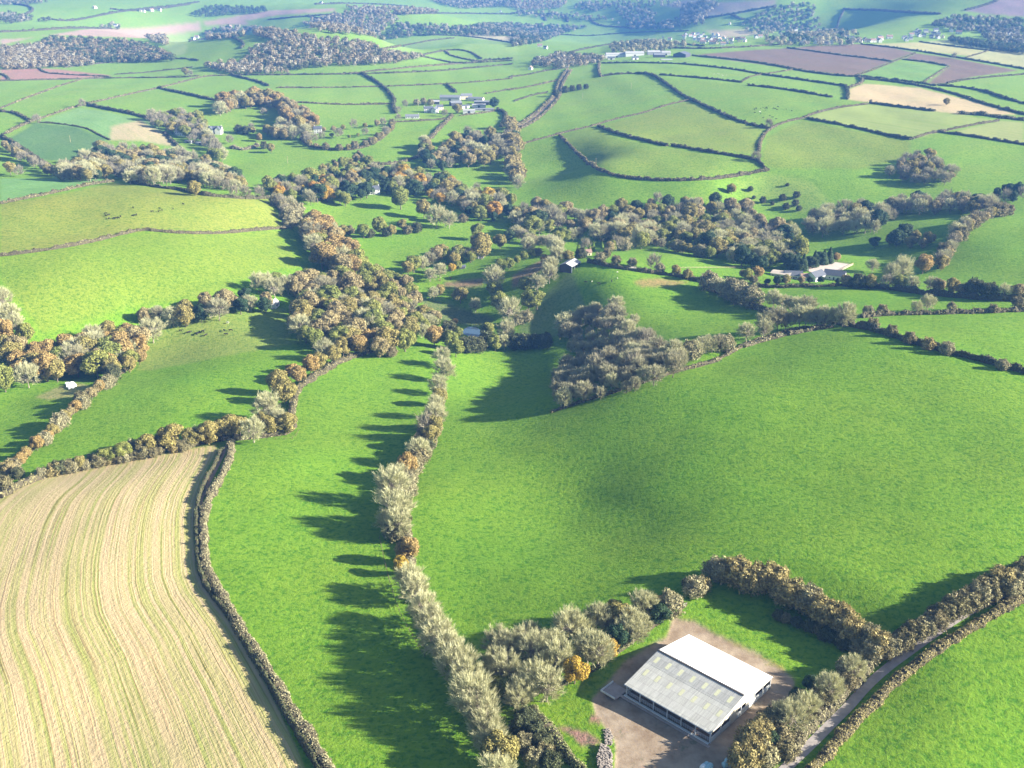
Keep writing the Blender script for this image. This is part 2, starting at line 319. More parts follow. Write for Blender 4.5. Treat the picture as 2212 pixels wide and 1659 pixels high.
# (polygon, colour, stripes 0..1, guide line)
YG = (0.18, 0.225, 0.035); PALE = (0.20, 0.26, 0.07); PLOUGH = (0.165, 0.115, 0.08); TAN = (0.36, 0.29, 0.15); DULL = (0.10, 0.16, 0.045); BLUEG = (0.10, 0.235, 0.055)
FIELDS = [
 ("0:-400,1068 0,1068 30,1055 75,1035 200,1005 350,980 465,960 470,975 448,1010 430,1060 420,1110 418,1160 424,1230 470,1300 508,1365 560,1450 606,1540 650,1640 680,1720 -400,1720", (0.42, 0.325, 0.18), 1.0, LANE_HEDGE),
 ("0:0,440 80,430 245,395 400,412 580,428 612,490 470,500 320,497 200,520 0,555", YG, 0, None),
 ("0:0,560 150,535 320,503 600,497 650,575 560,590 450,640 300,660 90,720 0,600", (0.150, 0.232, 0.026), 0, None),
 ("0:335,715 400,685 480,675 620,665 625,735 660,738 480,770 330,800 295,800", (0.18, 0.25, 0.045), 0.12, "0:330,800 480,772 660,738"),
 ("2:780,240 860,230 1050,215 1190,208 1430,240 1640,265 1475,330 1240,300", PLOUGH, .2, "2:780,240 1475,330"),
 ("2:1190,208 1300,198 1500,190 1640,205 1740,228 1640,262 1430,240", (0.18, 0.125, 0.085), .2, "2:1190,208 1640,265"),
 ("2:1740,230 1900,250 2190,305 2000,330 1880,360 1790,365 1890,285 1690,258", PLOUGH, .2, "2:1740,230 2190,305"),
 ("2:1460,385 1520,362 1760,380 2000,440 2180,495 1940,495 1820,480 1545,442 1450,430", (0.44, 0.34, 0.19), .4, "2:1545,442 1940,495"),
 ("2:1280,508 1400,465 1540,450 1820,482 2100,520 1960,545 1720,600 1500,552", (0.25, 0.29, 0.085), .8, "2:1280,508 1720,600"),
 ("2:1900,570 2110,522 2212,530 2212,618 2050,598", (0.27, 0.29, 0.10), .7, "2:1900,570 2212,618"),
 ("2:1560,190 1760,182 2060,222 2000,245 1640,205", (0.36, 0.33, 0.14), .3, "2:1560,190 2000,245"),
 ("2:1960,250 2080,210 2300,225 2300,300 2190,292", (0.34, 0.33, 0.15), .3, "2:1960,250 2190,292"),
 ("2:1780,180 1890,172 2085,215 1900,200", (0.30, 0.32, 0.13), .2, "2:1780,180 2080,215"),
 ("2:1640,268 1875,290 1770,358 1490,330", (0.15, 0.26, 0.05), 0, None),
 ("1:170,525 340,465 450,480 640,520 700,560 780,640 720,625 600,605 475,605 390,555", (0.16, 0.27, 0.09), .35, "1:340,465 640,520 780,640"),
 ("1:480,545 600,520 700,570 790,640 720,628 600,608 475,605", (0.36, 0.30, 0.17), .35, "1:340,465 640,520 780,640"),
 ("1:40,600 150,530 330,548 460,600 330,700 180,690", (0.085, 0.16, 0.05), .1, "1:150,530 460,600"),
 ("3:0,80 470,80 300,125 100,165 0,188", (0.15, 0.28, 0.085), .5, "3:0,190 490,95"),
 ("1:0,300 170,295 260,300 480,325 460,333 0,350", (0.29, 0.17, 0.12), 0, None),
 ("1:0,170 120,165 380,125 620,120 860,95 870,130 620,165 200,150 0,195", (0.36, 0.26, 0.19), 0, None),
 ("1:880,95 1160,45 1450,36 1440,50 1200,65 1060,90 1080,108 880,108", (0.34, 0.24, 0.17), 0, None),
 ("2:1950,45 2100,0 2240,-10 2240,75 2050,60", (0.24, 0.18, 0.17), 0, None),
 ("2:820,40 900,10 1140,0 1140,25 1000,50 830,75", (0.30, 0.25, 0.18), 0, None),
 ("2:830,130 1010,128 1100,145 900,165", (0.34, 0.29, 0.16), 0, None),
 ("2:640,20 760,0 860,0 740,40", (0.26, 0.22, 0.17), 0, None),
 ("1:1960,140 2240,160 2240,190 2050,165", (0.33, 0.30, 0.17), 0, None),
 ("1:700,150 830,140 800,230 760,245 700,190", (0.24, 0.32, 0.09), 0, None),
 ("1:1640,175 1960,160 2000,175 1700,230", (0.18, 0.28, 0.06), 0, None),
 ("1:1980,190 2240,175 2240,260 2080,260", (0.19, 0.29, 0.06), 0, None),
 ("2:630,335 1000,365 1380,425 1520,440 1260,505 1100,550 760,430", (0.15, 0.25, 0.03), 0, None),
 ("2:400,540 760,440 900,500 1090,560 1050,670 700,628 560,600", (0.175, 0.24, 0.035), 0, None),
 ("2:210,585 370,550 430,590 670,640 1055,700 1060,735 900,765 500,765 330,690", (0.16, 0.245, 0.033), 0, None),
 ("2:1080,690 1100,590 1250,520 1720,610 1720,680 1500,730 1110,727", (0.155, 0.22, 0.03), 0, None),
 ("2:960,780 1110,745 1300,790 1400,900 1250,920 1050,880", (0.19, 0.29, 0.045), 0, None),
 ("4:240,490 140,580 60,680 20,740 180,770 330,660 290,560 262,490", (0.13, 0.195, 0.055), 0.25, "4:240,500 60,690"),
 ("4:520,530 560,515 640,512 770,528 700,545 560,548", (0.25, 0.20, 0.07), 0, None),
 ("4:0,500 110,440 190,400 140,470 0,560", (0.20, 0.155, 0.08), 0, None),
 ("d:520,500 860,470 860,520 700,560 520,545", (0.20, 0.155, 0.08), 0, None),
 ("d:300,640 560,690 900,790 960,830 900,890 640,870 480,830 380,740", (0.11, 0.145, 0.045), 0, None),
 ("6:0,420 200,385 620,255 920,155 1300,35 1400,20 1900,160 2212,290 2212,1150 1500,1360 400,1420 -200,1300 -210,720 -70,480", (0.116, 0.23, 0.017), 0, None),
 ("a:-60,1160 1060,860 1580,620 1700,420 2000,480 2400,1000 2300,1500 2150,1800 700,1800", (0.128, 0.235, 0.016), 0, None),
 ("0:1288,1545 1330,1600 1325,1760 1600,1760 1640,1620 1706,1520 1716,1470 1680,1440 1640,1415 1590,1390 1545,1372 1500,1345 1455,1335 1440,1378 1400,1400 1350,1430 1310,1480 1280,1510", (0.28, 0.21, 0.145), 0, None),
 ("0:1255,1380 1290,1375 1290,1385 1262,1390", (0.3, 0.2, 0.14), 0, None),
 ("a:720,1330 860,1340 1000,1380 1120,1470 930,1480 860,1400", (0.24, 0.15, 0.11), 0, None),
 ("a:1010,1230 1080,1240 1090,1310 1000,1290", (0.26, 0.15, 0.11), 0, None),
 ("0:1560,1378 1610,1400 1640,1418 1690,1440 1700,1452 1665,1440 1600,1415", (0.24, 0.24, 0.03), 0, None),
 ("5:150,335 250,290 330,270 390,285 330,330 210,345", (0.26, 0.27, 0.09), 0, None),
]
RIPPLE = ["2:40,620 200,590 300,690 400,760 330,790 200,830 60,800", "0:1200,960 1300,960 1420,1080 1400,1190 1280,1190 1200,1100"]
MUD_V = np.zeros(N_G)
for s, c, stp, guide in FIELDS:
    pl = world_poly(s); m = inside(PT, pl)
    tint[m] = c; stub[m] = stp
    if c == (0.28, 0.21, 0.145): MUD_V[m] = 1
    if guide:
        L = world_line(guide, 12); idx = np.where(m)[0]
        sd, st = dist_line(PT[idx], L); rowd[idx] = sd; rowt[idx] = st
for s in RIPPLE:
    m = inside(PT, world_poly(s)); rip[m] = 1
nb, na = GX.shape
def blur(v, it):
    v = v.reshape(nb, na).copy()
    for _ in range(it):
        v[1:-1] = (v[:-2] + 2 * v[1:-1] + v[2:]) / 4; v[:, 1:-1] = (v[:, :-2] + 2 * v[:, 1:-1] + v[:, 2:]) / 4
    return v.ravel()
rip = blur(rip, 60); MUD_V = blur(MUD_V, 3)
for k in range(3): tint[:, k] = blur(tint[:, k], 1)
# cut the yard slope-free, then the mesh
V = np.stack([GX.ravel(), GY.ravel(), GZ.ravel()], 1)
ii, jj = np.meshgrid(np.arange(na - 1), np.arange(nb - 1)); q0 = (jj * na + ii).ravel()
Q = np.stack([q0, q0 + na, q0 + na + 1, q0 + 1], 1)[:, ::-1]
m, t, b = new_mat("field_ground", 0.95, 0.1)
co = ncoord(t)
big = nnoise(t, 0.018, 4, 0.6, co); mid = nnoise(t, 0.22, 4, 0.62, co); fine = nnoise(t, 1.1, 4, 0.65, co)
tc = nattr(t, "tint", "Color")
g1 = nmix(t, nmath(t, 'MULTIPLY', nmap(t, big, .3, .7, 0, 1), 0.9), tc, (1.2, 1.0, 1.15), 'MULTIPLY')
g2 = nmix(t, nmap(t, mid, .35, .62, 0.8, 0.0), g1, (0.74, 0.83, 0.72), 'MULTIPLY')
tuft = nnoise(t, 0.52, 5, 0.72, co)
g3 = nmix(t, nmap(t, tuft, .38, .52, 1.0, 0.0), g2, (0.44, 0.66, 0.55), 'MULTIPLY')
g3 = nmix(t, nmap(t, fine, .5, .72, 0.0, 0.5), g3, (1.5, 1.28, 1.35), 'MULTIPLY')
# stripes that follow the sowing line
cx = t.nodes.new("ShaderNodeCombineXYZ"); rd = nattr(t, "rowd"); rt = nattr(t, "rowt")
wv = nmath(t, 'MULTIPLY', nnoise(t, 0.02, 2, 0.5, co), 2.2)
t.links.new(nmath(t, 'ADD', rd, wv), cx.inputs[0]); t.links.new(nmath(t, 'MULTIPLY', rt, 0.005), cx.inputs[1])
s1 = nnoise(t, 0.42, 5, 0.78, cx.outputs[0]); s2 = nnoise(t, 1.7, 3, 0.6, cx.outputs[0])
stripes = nmix(t, nmap(t, s1, .46, .60, 0, 0.92), (1, 1, 1), (0.64, 0.89, 0.44))
stripes = nmix(t, nmap(t, s2, .57, .68, 0, 0.8), stripes, (0.62, 0.50, 0.46), 'MULTIPLY')
stripes = nmix(t, nmap(t, big, .54, .75, 0, 0.3), stripes, (0.66, 0.95, 0.5), 'MULTIPLY')
g4 = nmix(t, nattr(t, "stub"), nmix(t, nattr(t, "stub"), g3, tc), stripes, 'MULTIPLY')
mud = nmix(t, nmap(t, nnoise(t, 0.16, 5, 0.65, co), .35, .65, 0, 1), (0.20, 0.145, 0.095), (0.33, 0.265, 0.19))
g5 = nmix(t, nmath(t, 'MULTIPLY', nattr(t, "mud"), nmap(t, nnoise(t, 0.13, 4, .6, co), .33, .42, 0.25, 1)), g4, mud)
t.links.new(g5, b.inputs["Base Color"])
bp = t.nodes.new("ShaderNodeBump"); bp.inputs["Distance"].default_value = 0.62; bp.inputs["Strength"].default_value = 0.8
sep = t.nodes.new("ShaderNodeSeparateXYZ"); t.links.new(co, sep.inputs[0])
zz = nmath(t, 'ADD', nmath(t, 'MULTIPLY', sep.outputs[0], 2.4), nmath(t, 'MULTIPLY', nnoise(t, 0.05, 4, .6, co), 26.0))
rw = nmath(t, 'MULTIPLY', nmath(t, 'MULTIPLY', nmath(t, 'SINE', zz), 0.04), nattr(t, "rip"))
hgt = nmath(t, 'ADD', nmath(t, 'ADD', tuft, nmath(t, 'MULTIPLY', fine, 0.4)), rw)
hgt = nmath(t, 'MULTIPLY', hgt, nmath(t, 'SUBTRACT', 1.0, nmath(t, 'MULTIPLY', nattr(t, 'mud'), 0.75)))
hgt = nmath(t, 'ADD', hgt, nmath(t, 'MULTIPLY', nmath(t, 'MULTIPLY', s2, nattr(t, "stub")), 0.5))
t.links.new(hgt, bp.inputs["Height"]); t.links.new(bp.outputs[0], b.inputs["Normal"])
me = np_mesh("ground", V, Q, None, [m], smooth=True)
at = me.attributes.new("tint", 'FLOAT_COLOR', 'POINT'); at.data.foreach_set("color", np.concatenate([tint, np.ones((N_G, 1))], 1).astype(np.float32).ravel())
for nm, arr in (("stub", stub), ("rip", rip), ("rowd", rowd), ("rowt", rowt), ("mud", MUD_V)):
    at = me.attributes.new(nm, 'FLOAT', 'POINT'); at.data.foreach_set("value", arr.astype(np.float32))
tag(obj("ground", me), "rolling green pasture and stubble fields", "ground", kind="structure")
# ------------------------------------------------------------------ plant materials
LM = {
 'bare': leaf_mat("bare_twigs", (0.50, 0.49, 0.28), 0.35, (0.41, 0.40, 0.23), 0.1),
 'grey': leaf_mat("grey_twigs", (0.39, 0.375, 0.23), 0.35, (0.33, 0.305, 0.19), 0.1),
 'copper': leaf_mat("copper_leaves", (0.33, 0.275, 0.135), 0.4, (0.28, 0.235, 0.11)),
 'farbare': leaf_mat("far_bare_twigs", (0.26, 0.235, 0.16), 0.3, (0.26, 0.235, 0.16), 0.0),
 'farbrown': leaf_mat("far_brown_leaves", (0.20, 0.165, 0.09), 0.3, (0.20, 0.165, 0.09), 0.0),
 'core': simple_mat("hedge_core", (0.07, 0.06, 0.035), 0.25, 2.0),
 'brown': leaf_mat("brown_leaves", (0.30, 0.255, 0.085), 0.4, (0.25, 0.225, 0.075)),
 'olive': leaf_mat("olive_leaves", (0.25, 0.26, 0.065), 0.4, (0.19, 0.22, 0.055)),
 'rust': leaf_mat("rust_leaves", (0.35, 0.25, 0.09), 0.4, (0.31, 0.23, 0.09)),
 'gold': leaf_mat("golden_leaves", (0.42, 0.31, 0.05), 0.4, (0.38, 0.22, 0.05)),
 'dark': leaf_mat("evergreen_leaves", (0.045, 0.085, 0.04), 0.4, (0.06, 0.09, 0.035)),
 'lime': leaf_mat("lime_leaves", (0.24, 0.36, 0.05), 0.3),
 'hbrown': leaf_mat("hedge_brown_leaves", (0.22, 0.19, 0.10), 0.45, (0.185, 0.17, 0.08), 0.15),
 'hdark': leaf_mat("hedge_dark_leaves", (0.105, 0.11, 0.05), 0.45, (0.08, 0.095, 0.045), 0.15),
 'hpale': leaf_mat("hedge_pale_twigs", (0.30, 0.275, 0.155), 0.4, (0.26, 0.24, 0.13), 0.15),
 'hgold': leaf_mat("hedge_golden_leaves", (0.32, 0.265, 0.11), 0.4, (0.28, 0.24, 0.10), 0.15),
 'verge': leaf_mat("rough_grass", (0.22, 0.25, 0.09), 0.35, (0.20, 0.20, 0.09), 0.1),
}
M_bark = simple_mat("bark", (0.16, 0.13, 0.10), 0.25, 2.0)
M_barkp = simple_mat("pale_bark", (0.30, 0.26, 0.20), 0.2, 2.0)
def rnd_dirs(n, r, up=0.0):
    v = r.normal(size=(n, 3)); v[:, 2] += up; return v / np.linalg.norm(v, axis=1)[:, None]
def quads_at(P, N, S, r):
    """one small square per point, facing N"""
    n = len(P); a = np.cross(N, r.normal(size=(n, 3))); a /= np.linalg.norm(a, axis=1)[:, None] + 1e-9; b = np.cross(N, a)
    S = np.broadcast_to(S, (n,))[:, None]; k = r.uniform(.65, 1.3, (n, 1))
    V = np.stack([P - a * S - b * S * k, P + a * S - b * S * k * .7, P + a * S * .8 + b * S * k, P - a * S * .9 + b * S * k], 1)
    return V.reshape(-1, 3), np.arange(n * 4).reshape(n, 4)
def limbs(mb, H, Rad, r, n=7, base=0.28, rt=0.28):
    """tapered trunk with limbs; returns limb tips"""
    lean = r.normal(size=2) * 0.03 * H
    top = np.array([lean[0], lean[1], H * 0.62])
    mb.tube([(0, 0, -0.6), (0.03 * H * .3, 0, H * .1), (lean[0] * .5, lean[1] * .5, H * .32), top], [rt * 1.35, rt, rt * .8, rt * .3], 7)
    tips = []
    for i in range(n):
        f = base + (0.6 - base) * (i + r.random()) / n; a = i * 2.4 + r.random()
        p0 = np.array([lean[0] * f, lean[1] * f, H * f]); d = np.array([math.cos(a), math.sin(a), 0])
        L = Rad * (0.8 - 0.25 * (f - base)); up = H * r.uniform(.18, .30)
        p1 = p0 + d * L * .45 + (0, 0, up * .45); p2 = p0 + d * L + (0, 0, up)
        mb.tube([p0, p1, p2], [rt * .5, rt * .3, rt * .12], 5); tips += [(p1, d), (p2, d)]
    tips.append((top, np.array([0, 0, 1.])))
    return tips
def leafy(seed, H=12., D=11., n_l=24, n_q=250, q=0.235, flat=0.62, low=0.16):
    r = np.random.default_rng(seed); Rad = D / 2; cz_ = H * (low + 1) / 2; hh = H * (1 - low) / 2
    tr = MB(); limbs(tr, H, Rad * .8, r)
    Vs, Qs, n = [], [], 0
    d = rnd_dirs(n_l, r, 0.15); d[0] = (0, 0, 1)
    c = d * np.array([Rad * .66, Rad * .66, hh * .66]) * r.uniform(.75, 1.05, (n_l, 1)) + np.array([0, 0, cz_])
    rad = r.uniform(.24, .42, n_l) * Rad
    for i in range(n_l):
        nq = int(n_q * (rad[i] / (Rad * .33)) ** 1.6)
        u = rnd_dirs(nq, r, 0.25); P = c[i] + u * rad[i] * np.array([1, 1, .85]) * r.uniform(.78, 1.12, (nq, 1))
        N = u + r.normal(size=(nq, 3)) * .45; N /= np.linalg.norm(N, axis=1)[:, None]
        v, qd = quads_at(P, N, q * r.uniform(.6, 1.25, nq), r); Vs.append(v); Qs.append(qd + n); n += len(v)
    u = rnd_dirs(260, r); P = u * np.array([Rad * .6, Rad * .6, hh * .6]) * r.uniform(.5, 1, (260, 1)) + (0, 0, cz_)
    v, qd = quads_at(P, rnd_dirs(260, r), q * 1.5, r); Vs.append(v); Qs.append(qd + n)
    return tr, np.concatenate(Vs), np.concatenate(Qs)
def bare(seed, H=12., D=12., n_t=5400, wid=0.036):
    """leafless tree: upswept boughs fan out into a haze of fine twigs"""
    r = np.random.default_rng(seed); Rad = D / 2; tr = MB(); tips = limbs(tr, H, Rad * .55, r, 9, .12, .22)
    cz_ = H * .52; hh = H * .46; br = []
    dirs = rnd_dirs(26, r, .25)           # uneven outline: some boughs reach farther
    def reach(u): return .80 + .32 * np.max(np.maximum(u @ dirs.T, 0) ** 10, axis=-1)
    for k in range(110):
        p0, d = tips[r.integers(len(tips))]
        u = rnd_dirs(1, r, .45)[0]; p2 = u * np.array([Rad, Rad, hh]) * float(reach(u[None])[0]) * r.uniform(.6, .9) + (0, 0, cz_)
        p0 = p0 * .6 + np.array([0, 0, H * .1]); p1 = p0 * .45 + p2 * .55 + (0, 0, -.25)
        tr.tube([p0, p1, p2], [.08, .05, .025], 3, False); br.append((p1, p2))
    b0 = np.array([b[0] for b in br]); b1 = np.array([b[1] for b in br])
    i = r.integers(0, len(br), n_t); f = r.uniform(.3, 1.05, n_t)[:, None]; S = b0[i] * (1 - f) + b1[i] * f
    rel = (S - (0, 0, cz_ * .5)) / np.array([Rad, Rad, hh]); out = rel / (np.linalg.norm(rel, axis=1)[:, None] + .01)
    dr = out * .9 + r.normal(size=(n_t, 3)) * .42 + (0, 0, .45); dr /= np.linalg.norm(dr, axis=1)[:, None]
    L = r.uniform(.7, 2.3, n_t)[:, None]; E = S + dr * L; E[:, 2] = np.maximum(E[:, 2], .2)
    side = np.cross(dr, r.normal(size=(n_t, 3))); side /= np.linalg.norm(side, axis=1)[:, None]; w_ = wid * r.uniform(.7, 1.4, (n_t, 1))
    V = np.stack([S - side * w_, S + side * w_, E + side * w_ * .4, E - side * w_ * .4], 1).reshape(-1, 3)
    return tr, V, np.arange(n_t * 4).reshape(-1, 4)
def conifer(seed, H=13., D=6., col=None):
    r = np.random.default_rng(seed); tr = MB(); tr.tube([(0, 0, -.5), (0, 0, H * .95)], [.22, .04], 6)
    n = 2600; f = r.random(n) ** .75; z = H * (.06 + .94 * (1 - f)); rad = D / 2 * (1 - z / H) ** .8 * r.uniform(.7, 1.05, n) + .05
    a = r.uniform(0, 6.283, n); a += np.sin(z * 2.6) * .3
    P = np.stack([np.cos(a) * rad, np.sin(a) * rad, z], 1); N = np.stack([np.cos(a), np.sin(a), np.full(n, .55)], 1) + r.normal(size=(n, 3)) * .35
    N /= np.linalg.norm(N, axis=1)[:, None]; v, q = quads_at(P, N, .3 * r.uniform(.6, 1.2, n), r); return tr, v, q
def bush(seed, H=4., D=4.6, twig=0.5):
    r = np.random.default_rng(seed); tr = MB()
    for k in range(7):
        a = k * .9 + r.random(); tr.tube([(math.cos(a) * .15, math.sin(a) * .15, -.3), (math.cos(a) * D * .15, math.sin(a) * D * .15, H * .35), (math.cos(a) * D * .32, math.sin(a) * D * .32, H * .7)], [.08, .06, .02], 4)
    n = 2600; u = rnd_dirs(n, r, .5); lump = 1 + .22 * np.sin(u[:, 0] * 5 + seed) * np.sin(u[:, 1] * 6 + 1) + .12 * np.sin(u[:, 2] * 9)
    P = u * np.array([D / 2, D / 2, H * .5]) * (lump * r.uniform(.72, 1.05, n))[:, None] + (0, 0, H * .5); P[:, 2] = np.maximum(P[:, 2], .05)
    N = u + r.normal(size=(n, 3)) * .6; N /= np.linalg.norm(N, axis=1)[:, None]
    v, q = quads_at(P, N, .125 * r.uniform(.6, 1.4, n), r)
    m_ = 1900; i = r.integers(0, n, m_); S = P[i]; dr = u[i] + r.normal(size=(m_, 3)) * .5 + (0, 0, .4); dr /= np.linalg.norm(dr, axis=1)[:, None]
    E = S + dr * r.uniform(.3, 1.0, (m_, 1)) * twig; side = np.cross(dr, r.normal(size=(m_, 3))); side /= np.linalg.norm(side, axis=1)[:, None]; w_ = .025
    V2 = np.stack([S - side * w_, S + side * w_, E + side * w_ * .4, E - side * w_ * .4], 1).reshape(-1, 3)
    return tr, np.concatenate([v, V2]), np.concatenate([q, np.arange(m_ * 4).reshape(-1, 4) + len(v)])
M_fill = 0
TREES = {}   # kind -> list of (trunk mesh, crown mesh, H, D)
def reg(kind, shapes, leafm, bark, H, D):
    TREES[kind] = [(t.mesh("trunk", [bark]), np_mesh("crown", v, q, None, [leafm]), H, D) for t, v, q in shapes]
_lf = [leafy(100 + i, 12, 11.5, n_l=22 + 3 * i, low=.07 + .03 * i) for i in range(4)]
_br = [bare(200 + i) for i in range(4)]
_bu = [bush(300 + i) for i in range(3)]
for k_ in ('brown', 'copper', 'olive', 'rust', 'gold', 'dark'): reg(k_, _lf, LM[k_], M_bark, 12., 11.5)
reg('bare', _br, LM['bare'], M_barkp, 12., 12.)
reg('grey', _br, LM['grey'], M_bark, 12., 12.)
reg('conifer', [conifer(400 + i, 13., 8.5) for i in range(2)], LM['dark'], M_bark, 13., 8.5)
reg('cypress', [conifer(410, 7, 3.0)], LM['lime'], M_bark, 7., 3.)
for k_, mm in (('bushbrown', 'hbrown'), ('bushpale', 'hpale'), ('bushdark', 'hdark'), ('bushgold', 'hgold')): reg(k_, _bu, LM[mm], M_bark, 4., 4.6)
LOOK = {'grey': "grey brown bare twiggy", 'copper': "copper brown leafy", 'brown': "tawny brown leafy", 'olive': "olive green leafy", 'rust': "rust coloured", 'gold': "golden yellow leafy", 'dark': "dark evergreen", 'bare': "pale bare twiggy",
        'conifer': "dark pointed conifer", 'cypress': "bright lime cypress", 'bushbrown': "brown scrubby", 'bushpale': "pale twiggy", 'bushdark': "dark green", 'bushgold': "golden brown"}
NAME = {'grey': 'grey_bare_tree', 'copper': 'copper_tree', 'brown': 'oak_tree', 'olive': 'leafy_tree', 'rust': 'rusty_tree', 'gold': 'yellow_tree', 'dark': 'evergreen_tree', 'bare': 'pale_bare_tree', 'conifer': 'conifer', 'cypress': 'cypress',
        'bushbrown': 'bush', 'bushpale': 'bush', 'bushdark': 'bush', 'bushgold': 'bush'}
ALL = []     # (kind, x, y, H, D, where, group)
def code(k):
    k = CODE[k]
    if k == 'bare': return random.choice(('bare', 'bare', 'grey'))
    if k == 'brown': return random.choice(('brown', 'copper'))
    return k
CODE = {'k': 'grey', 'o': 'brown', 'g': 'olive', 'r': 'rust', 'y': 'gold', 'e': 'dark', 'b': 'bare', 'c': 'conifer', 'l': 'cypress', 'B': 'bushbrown', 'P': 'bushpale', 'D': 'bushdark', 'G': 'bushgold'}
def at_px(P, H): return ground(P, np.asarray(H) * .58)
TSC = 1.22
def singles(crop, s, where):
    """'x,y,k,H' entries: crown centre pixel, kind, height"""
    for e in s.split():
        x, y, k, H = e.split(',')[:4]; H = float(H) * TSC; kk = CODE[k]
        g = at_px(px(f"{crop}:{x},{y}"), H)[0]; t = TREES[kk][0]; D = t[3] / t[2] * H * random.uniform(.92, 1.1)
        ALL.append((kk, g[0], g[1], H, D, where, None))
def row(s, step, kinds, H, where, jit=1.0):
    H = (H[0] * TSC, H[1] * TSC); hm = (H[0] + H[1]) / 2; p = px(s); g = at_px(densify(smooth_line(p, 1), 5), hm)[:, :2]
    dl = np.concatenate([[0], np.cumsum(np.linalg.norm(np.diff(g, axis=0), axis=1))]); d = 0
    while d < dl[-1]:
        x = np.interp(d, dl, g[:, 0]) + random.gauss(0, jit); y = np.interp(d, dl, g[:, 1]) + random.gauss(0, jit)
        kk = code(random.choice(kinds)); h = random.uniform(*H); t = TREES[kk][0]
        ALL.append((kk, x, y, h, t[3] / t[2] * h * random.uniform(.9, 1.1), where, 'row')); d += step * random.uniform(.75, 1.3)
def wood(s, step, kinds, H, where):
    H = (H[0] * 1.08, H[1] * 1.12); hm = (H[0] + H[1]) / 2; step = step * 1.06; p = px(s); P = at_px(densify(np.concatenate([p, p[:1]]), 8), hm)[:, :2]
    lo, hi = P.min(0), P.max(0); pts = []
    ys = np.arange(lo[1], hi[1] + step, step * .87)
    for j, y in enumerate(ys):
        for x in np.arange(lo[0] + (j % 2) * step / 2, hi[0] + step, step): pts.append((x + random.uniform(-.3, .3) * step, y + random.uniform(-.3, .3) * step))
    pts = np.array(pts); pts = pts[inside(pts, P)]
    for x, y in pts:
        kk = code(random.choice(kinds)); h = random.uniform(*H) * random.uniform(.8, 1.2); t = TREES[kk][0]
        ALL.append((kk, x, y, h, t[3] / t[2] * h * random.uniform(.85, 1.2), where, 'wood'))
    return len(pts)
# ------------------------------------------------------------------ trees, wood by wood
wood("3:1250,660 1290,570 1240,520 1300,490 1500,480 1640,480 1760,530 1830,570 1800,620 1880,680 1860,720 1780,720 1740,790 1640,800 1500,780 1330,770 1260,740", 10.5, 'ooggob', (11, 15), "in the wood beside the hidden pond")
wood("3:0,720 60,740 130,800 250,780 380,730 450,710 560,690 660,730 640,800 560,885 480,900 420,890 240,915 100,950 0,975", 10.5, 'oorrbg', (11, 15), "in the autumn wood beyond the triangular paddock")
wood("3:560,665 700,650 760,625 900,590 1060,560 1140,560 1180,620 1100,620 960,650 800,680 660,705", 9.5, 'oobgbe', (10, 14), "in the belt beside the white cottage")
wood("3:1080,510 1200,490 1260,530 1220,580 1120,550", 10, 'bbg', (10, 14), "at the corner above the white cottage")
wood("3:1185,160 1270,180 1300,240 1290,265 1250,265 1210,215", 8.5, 'bP', (8, 11), "in the pale strip between two pastures")
wood("3:1290,270 1380,250 1440,300 1500,360 1560,440 1500,460 1400,440 1350,370", 9.5, 'orrbg', (13, 17), "in the lens shaped wood of rusty crowns")
wood("3:1120,90 1300,75 1400,45 1560,30 1700,35 1900,60 1960,90 2212,140 2212,230 2060,230 1940,180 1800,130 1640,110 1560,150 1300,165 1200,140", 12.5, 'eggbyeob', (10, 15), "in the gardens round the white farmhouse")
wood("1:340,690 440,620 620,640 760,655 900,695 960,720 1060,765 1040,800 960,790 800,755 640,765 560,750 500,730 400,750 240,745 260,720", 12, 'oobbbe', (11, 15), "in the valley wood above the left pastures")
wood("1:640,495 760,475 860,500 900,520 880,560 960,620 980,680 920,680 880,620 820,575 720,545 660,530", 12, 'bbbog', (11, 15), "in the grove around the gabled villa")
wood("1:930,450 1000,415 1100,395 1200,405 1240,440 1330,475 1360,530 1300,555 1230,500 1190,450 1100,435 1010,450 960,480", 12, 'oorb', (14, 18), "in the crescent wood on the knoll")
wood("1:1150,540 1230,530 1290,550 1290,580 1150,570", 11, 'bo', (13, 16), "in the grove below the knoll")
wood("1:1830,610 1880,640 1960,590 2040,570 2100,560 2212,560 2240,640 2100,700 2000,700 1900,720 1830,700 1800,640", 14, 'obbeo', (11, 15), "in the wooded coombe below the farmyard")
wood("2:-10,520 15,560 22,640 15,720 50,790 30,800 -10,740 -20,600", 9, 'bboG', (10, 14), "in the line climbing from the valley floor")
wood("4:0,190 100,185 200,200 340,225 500,185 620,155 760,150 900,155 960,175 1050,210 1080,270 1180,270 1270,290 1180,340 1000,390 900,380 700,320 560,340 400,320 300,270 100,300 0,310", 13.5, 'oobbegob', (11, 16), "in the big wood along the stream")
wood("4:1260,245 1400,200 1500,195 1640,170 1800,140 1900,140 2080,175 2120,200 2060,200 1900,200 1700,210 1560,285 1480,285 1300,300", 12, 'bboeb', (10, 15), "in the belt between the hill pasture and the steep paddock")
wood("4:2070,140 2150,120 2230,130 2230,160 2100,160", 12, 'be', (9, 12), "in the thicket at the far pasture corner")
wood("2:1620,725 1720,670 1780,650 1850,690 1915,740 1890,770 1740,780 1640,760", 11, 'bobbo', (9, 13), "in the round copse standing alone in the pasture")
wood("4:1610,325 1700,300 1760,325 1840,345 1820,360 1700,350 1560,350", 11, 'oeo', (9, 12), "in the dark clump inside the steep paddock")
wood("4:950,390 1050,360 1160,345 1250,355 1270,400 1200,440 1050,430 960,420", 11, 'gbbe', (10, 14), "in the grove behind the riding yard")
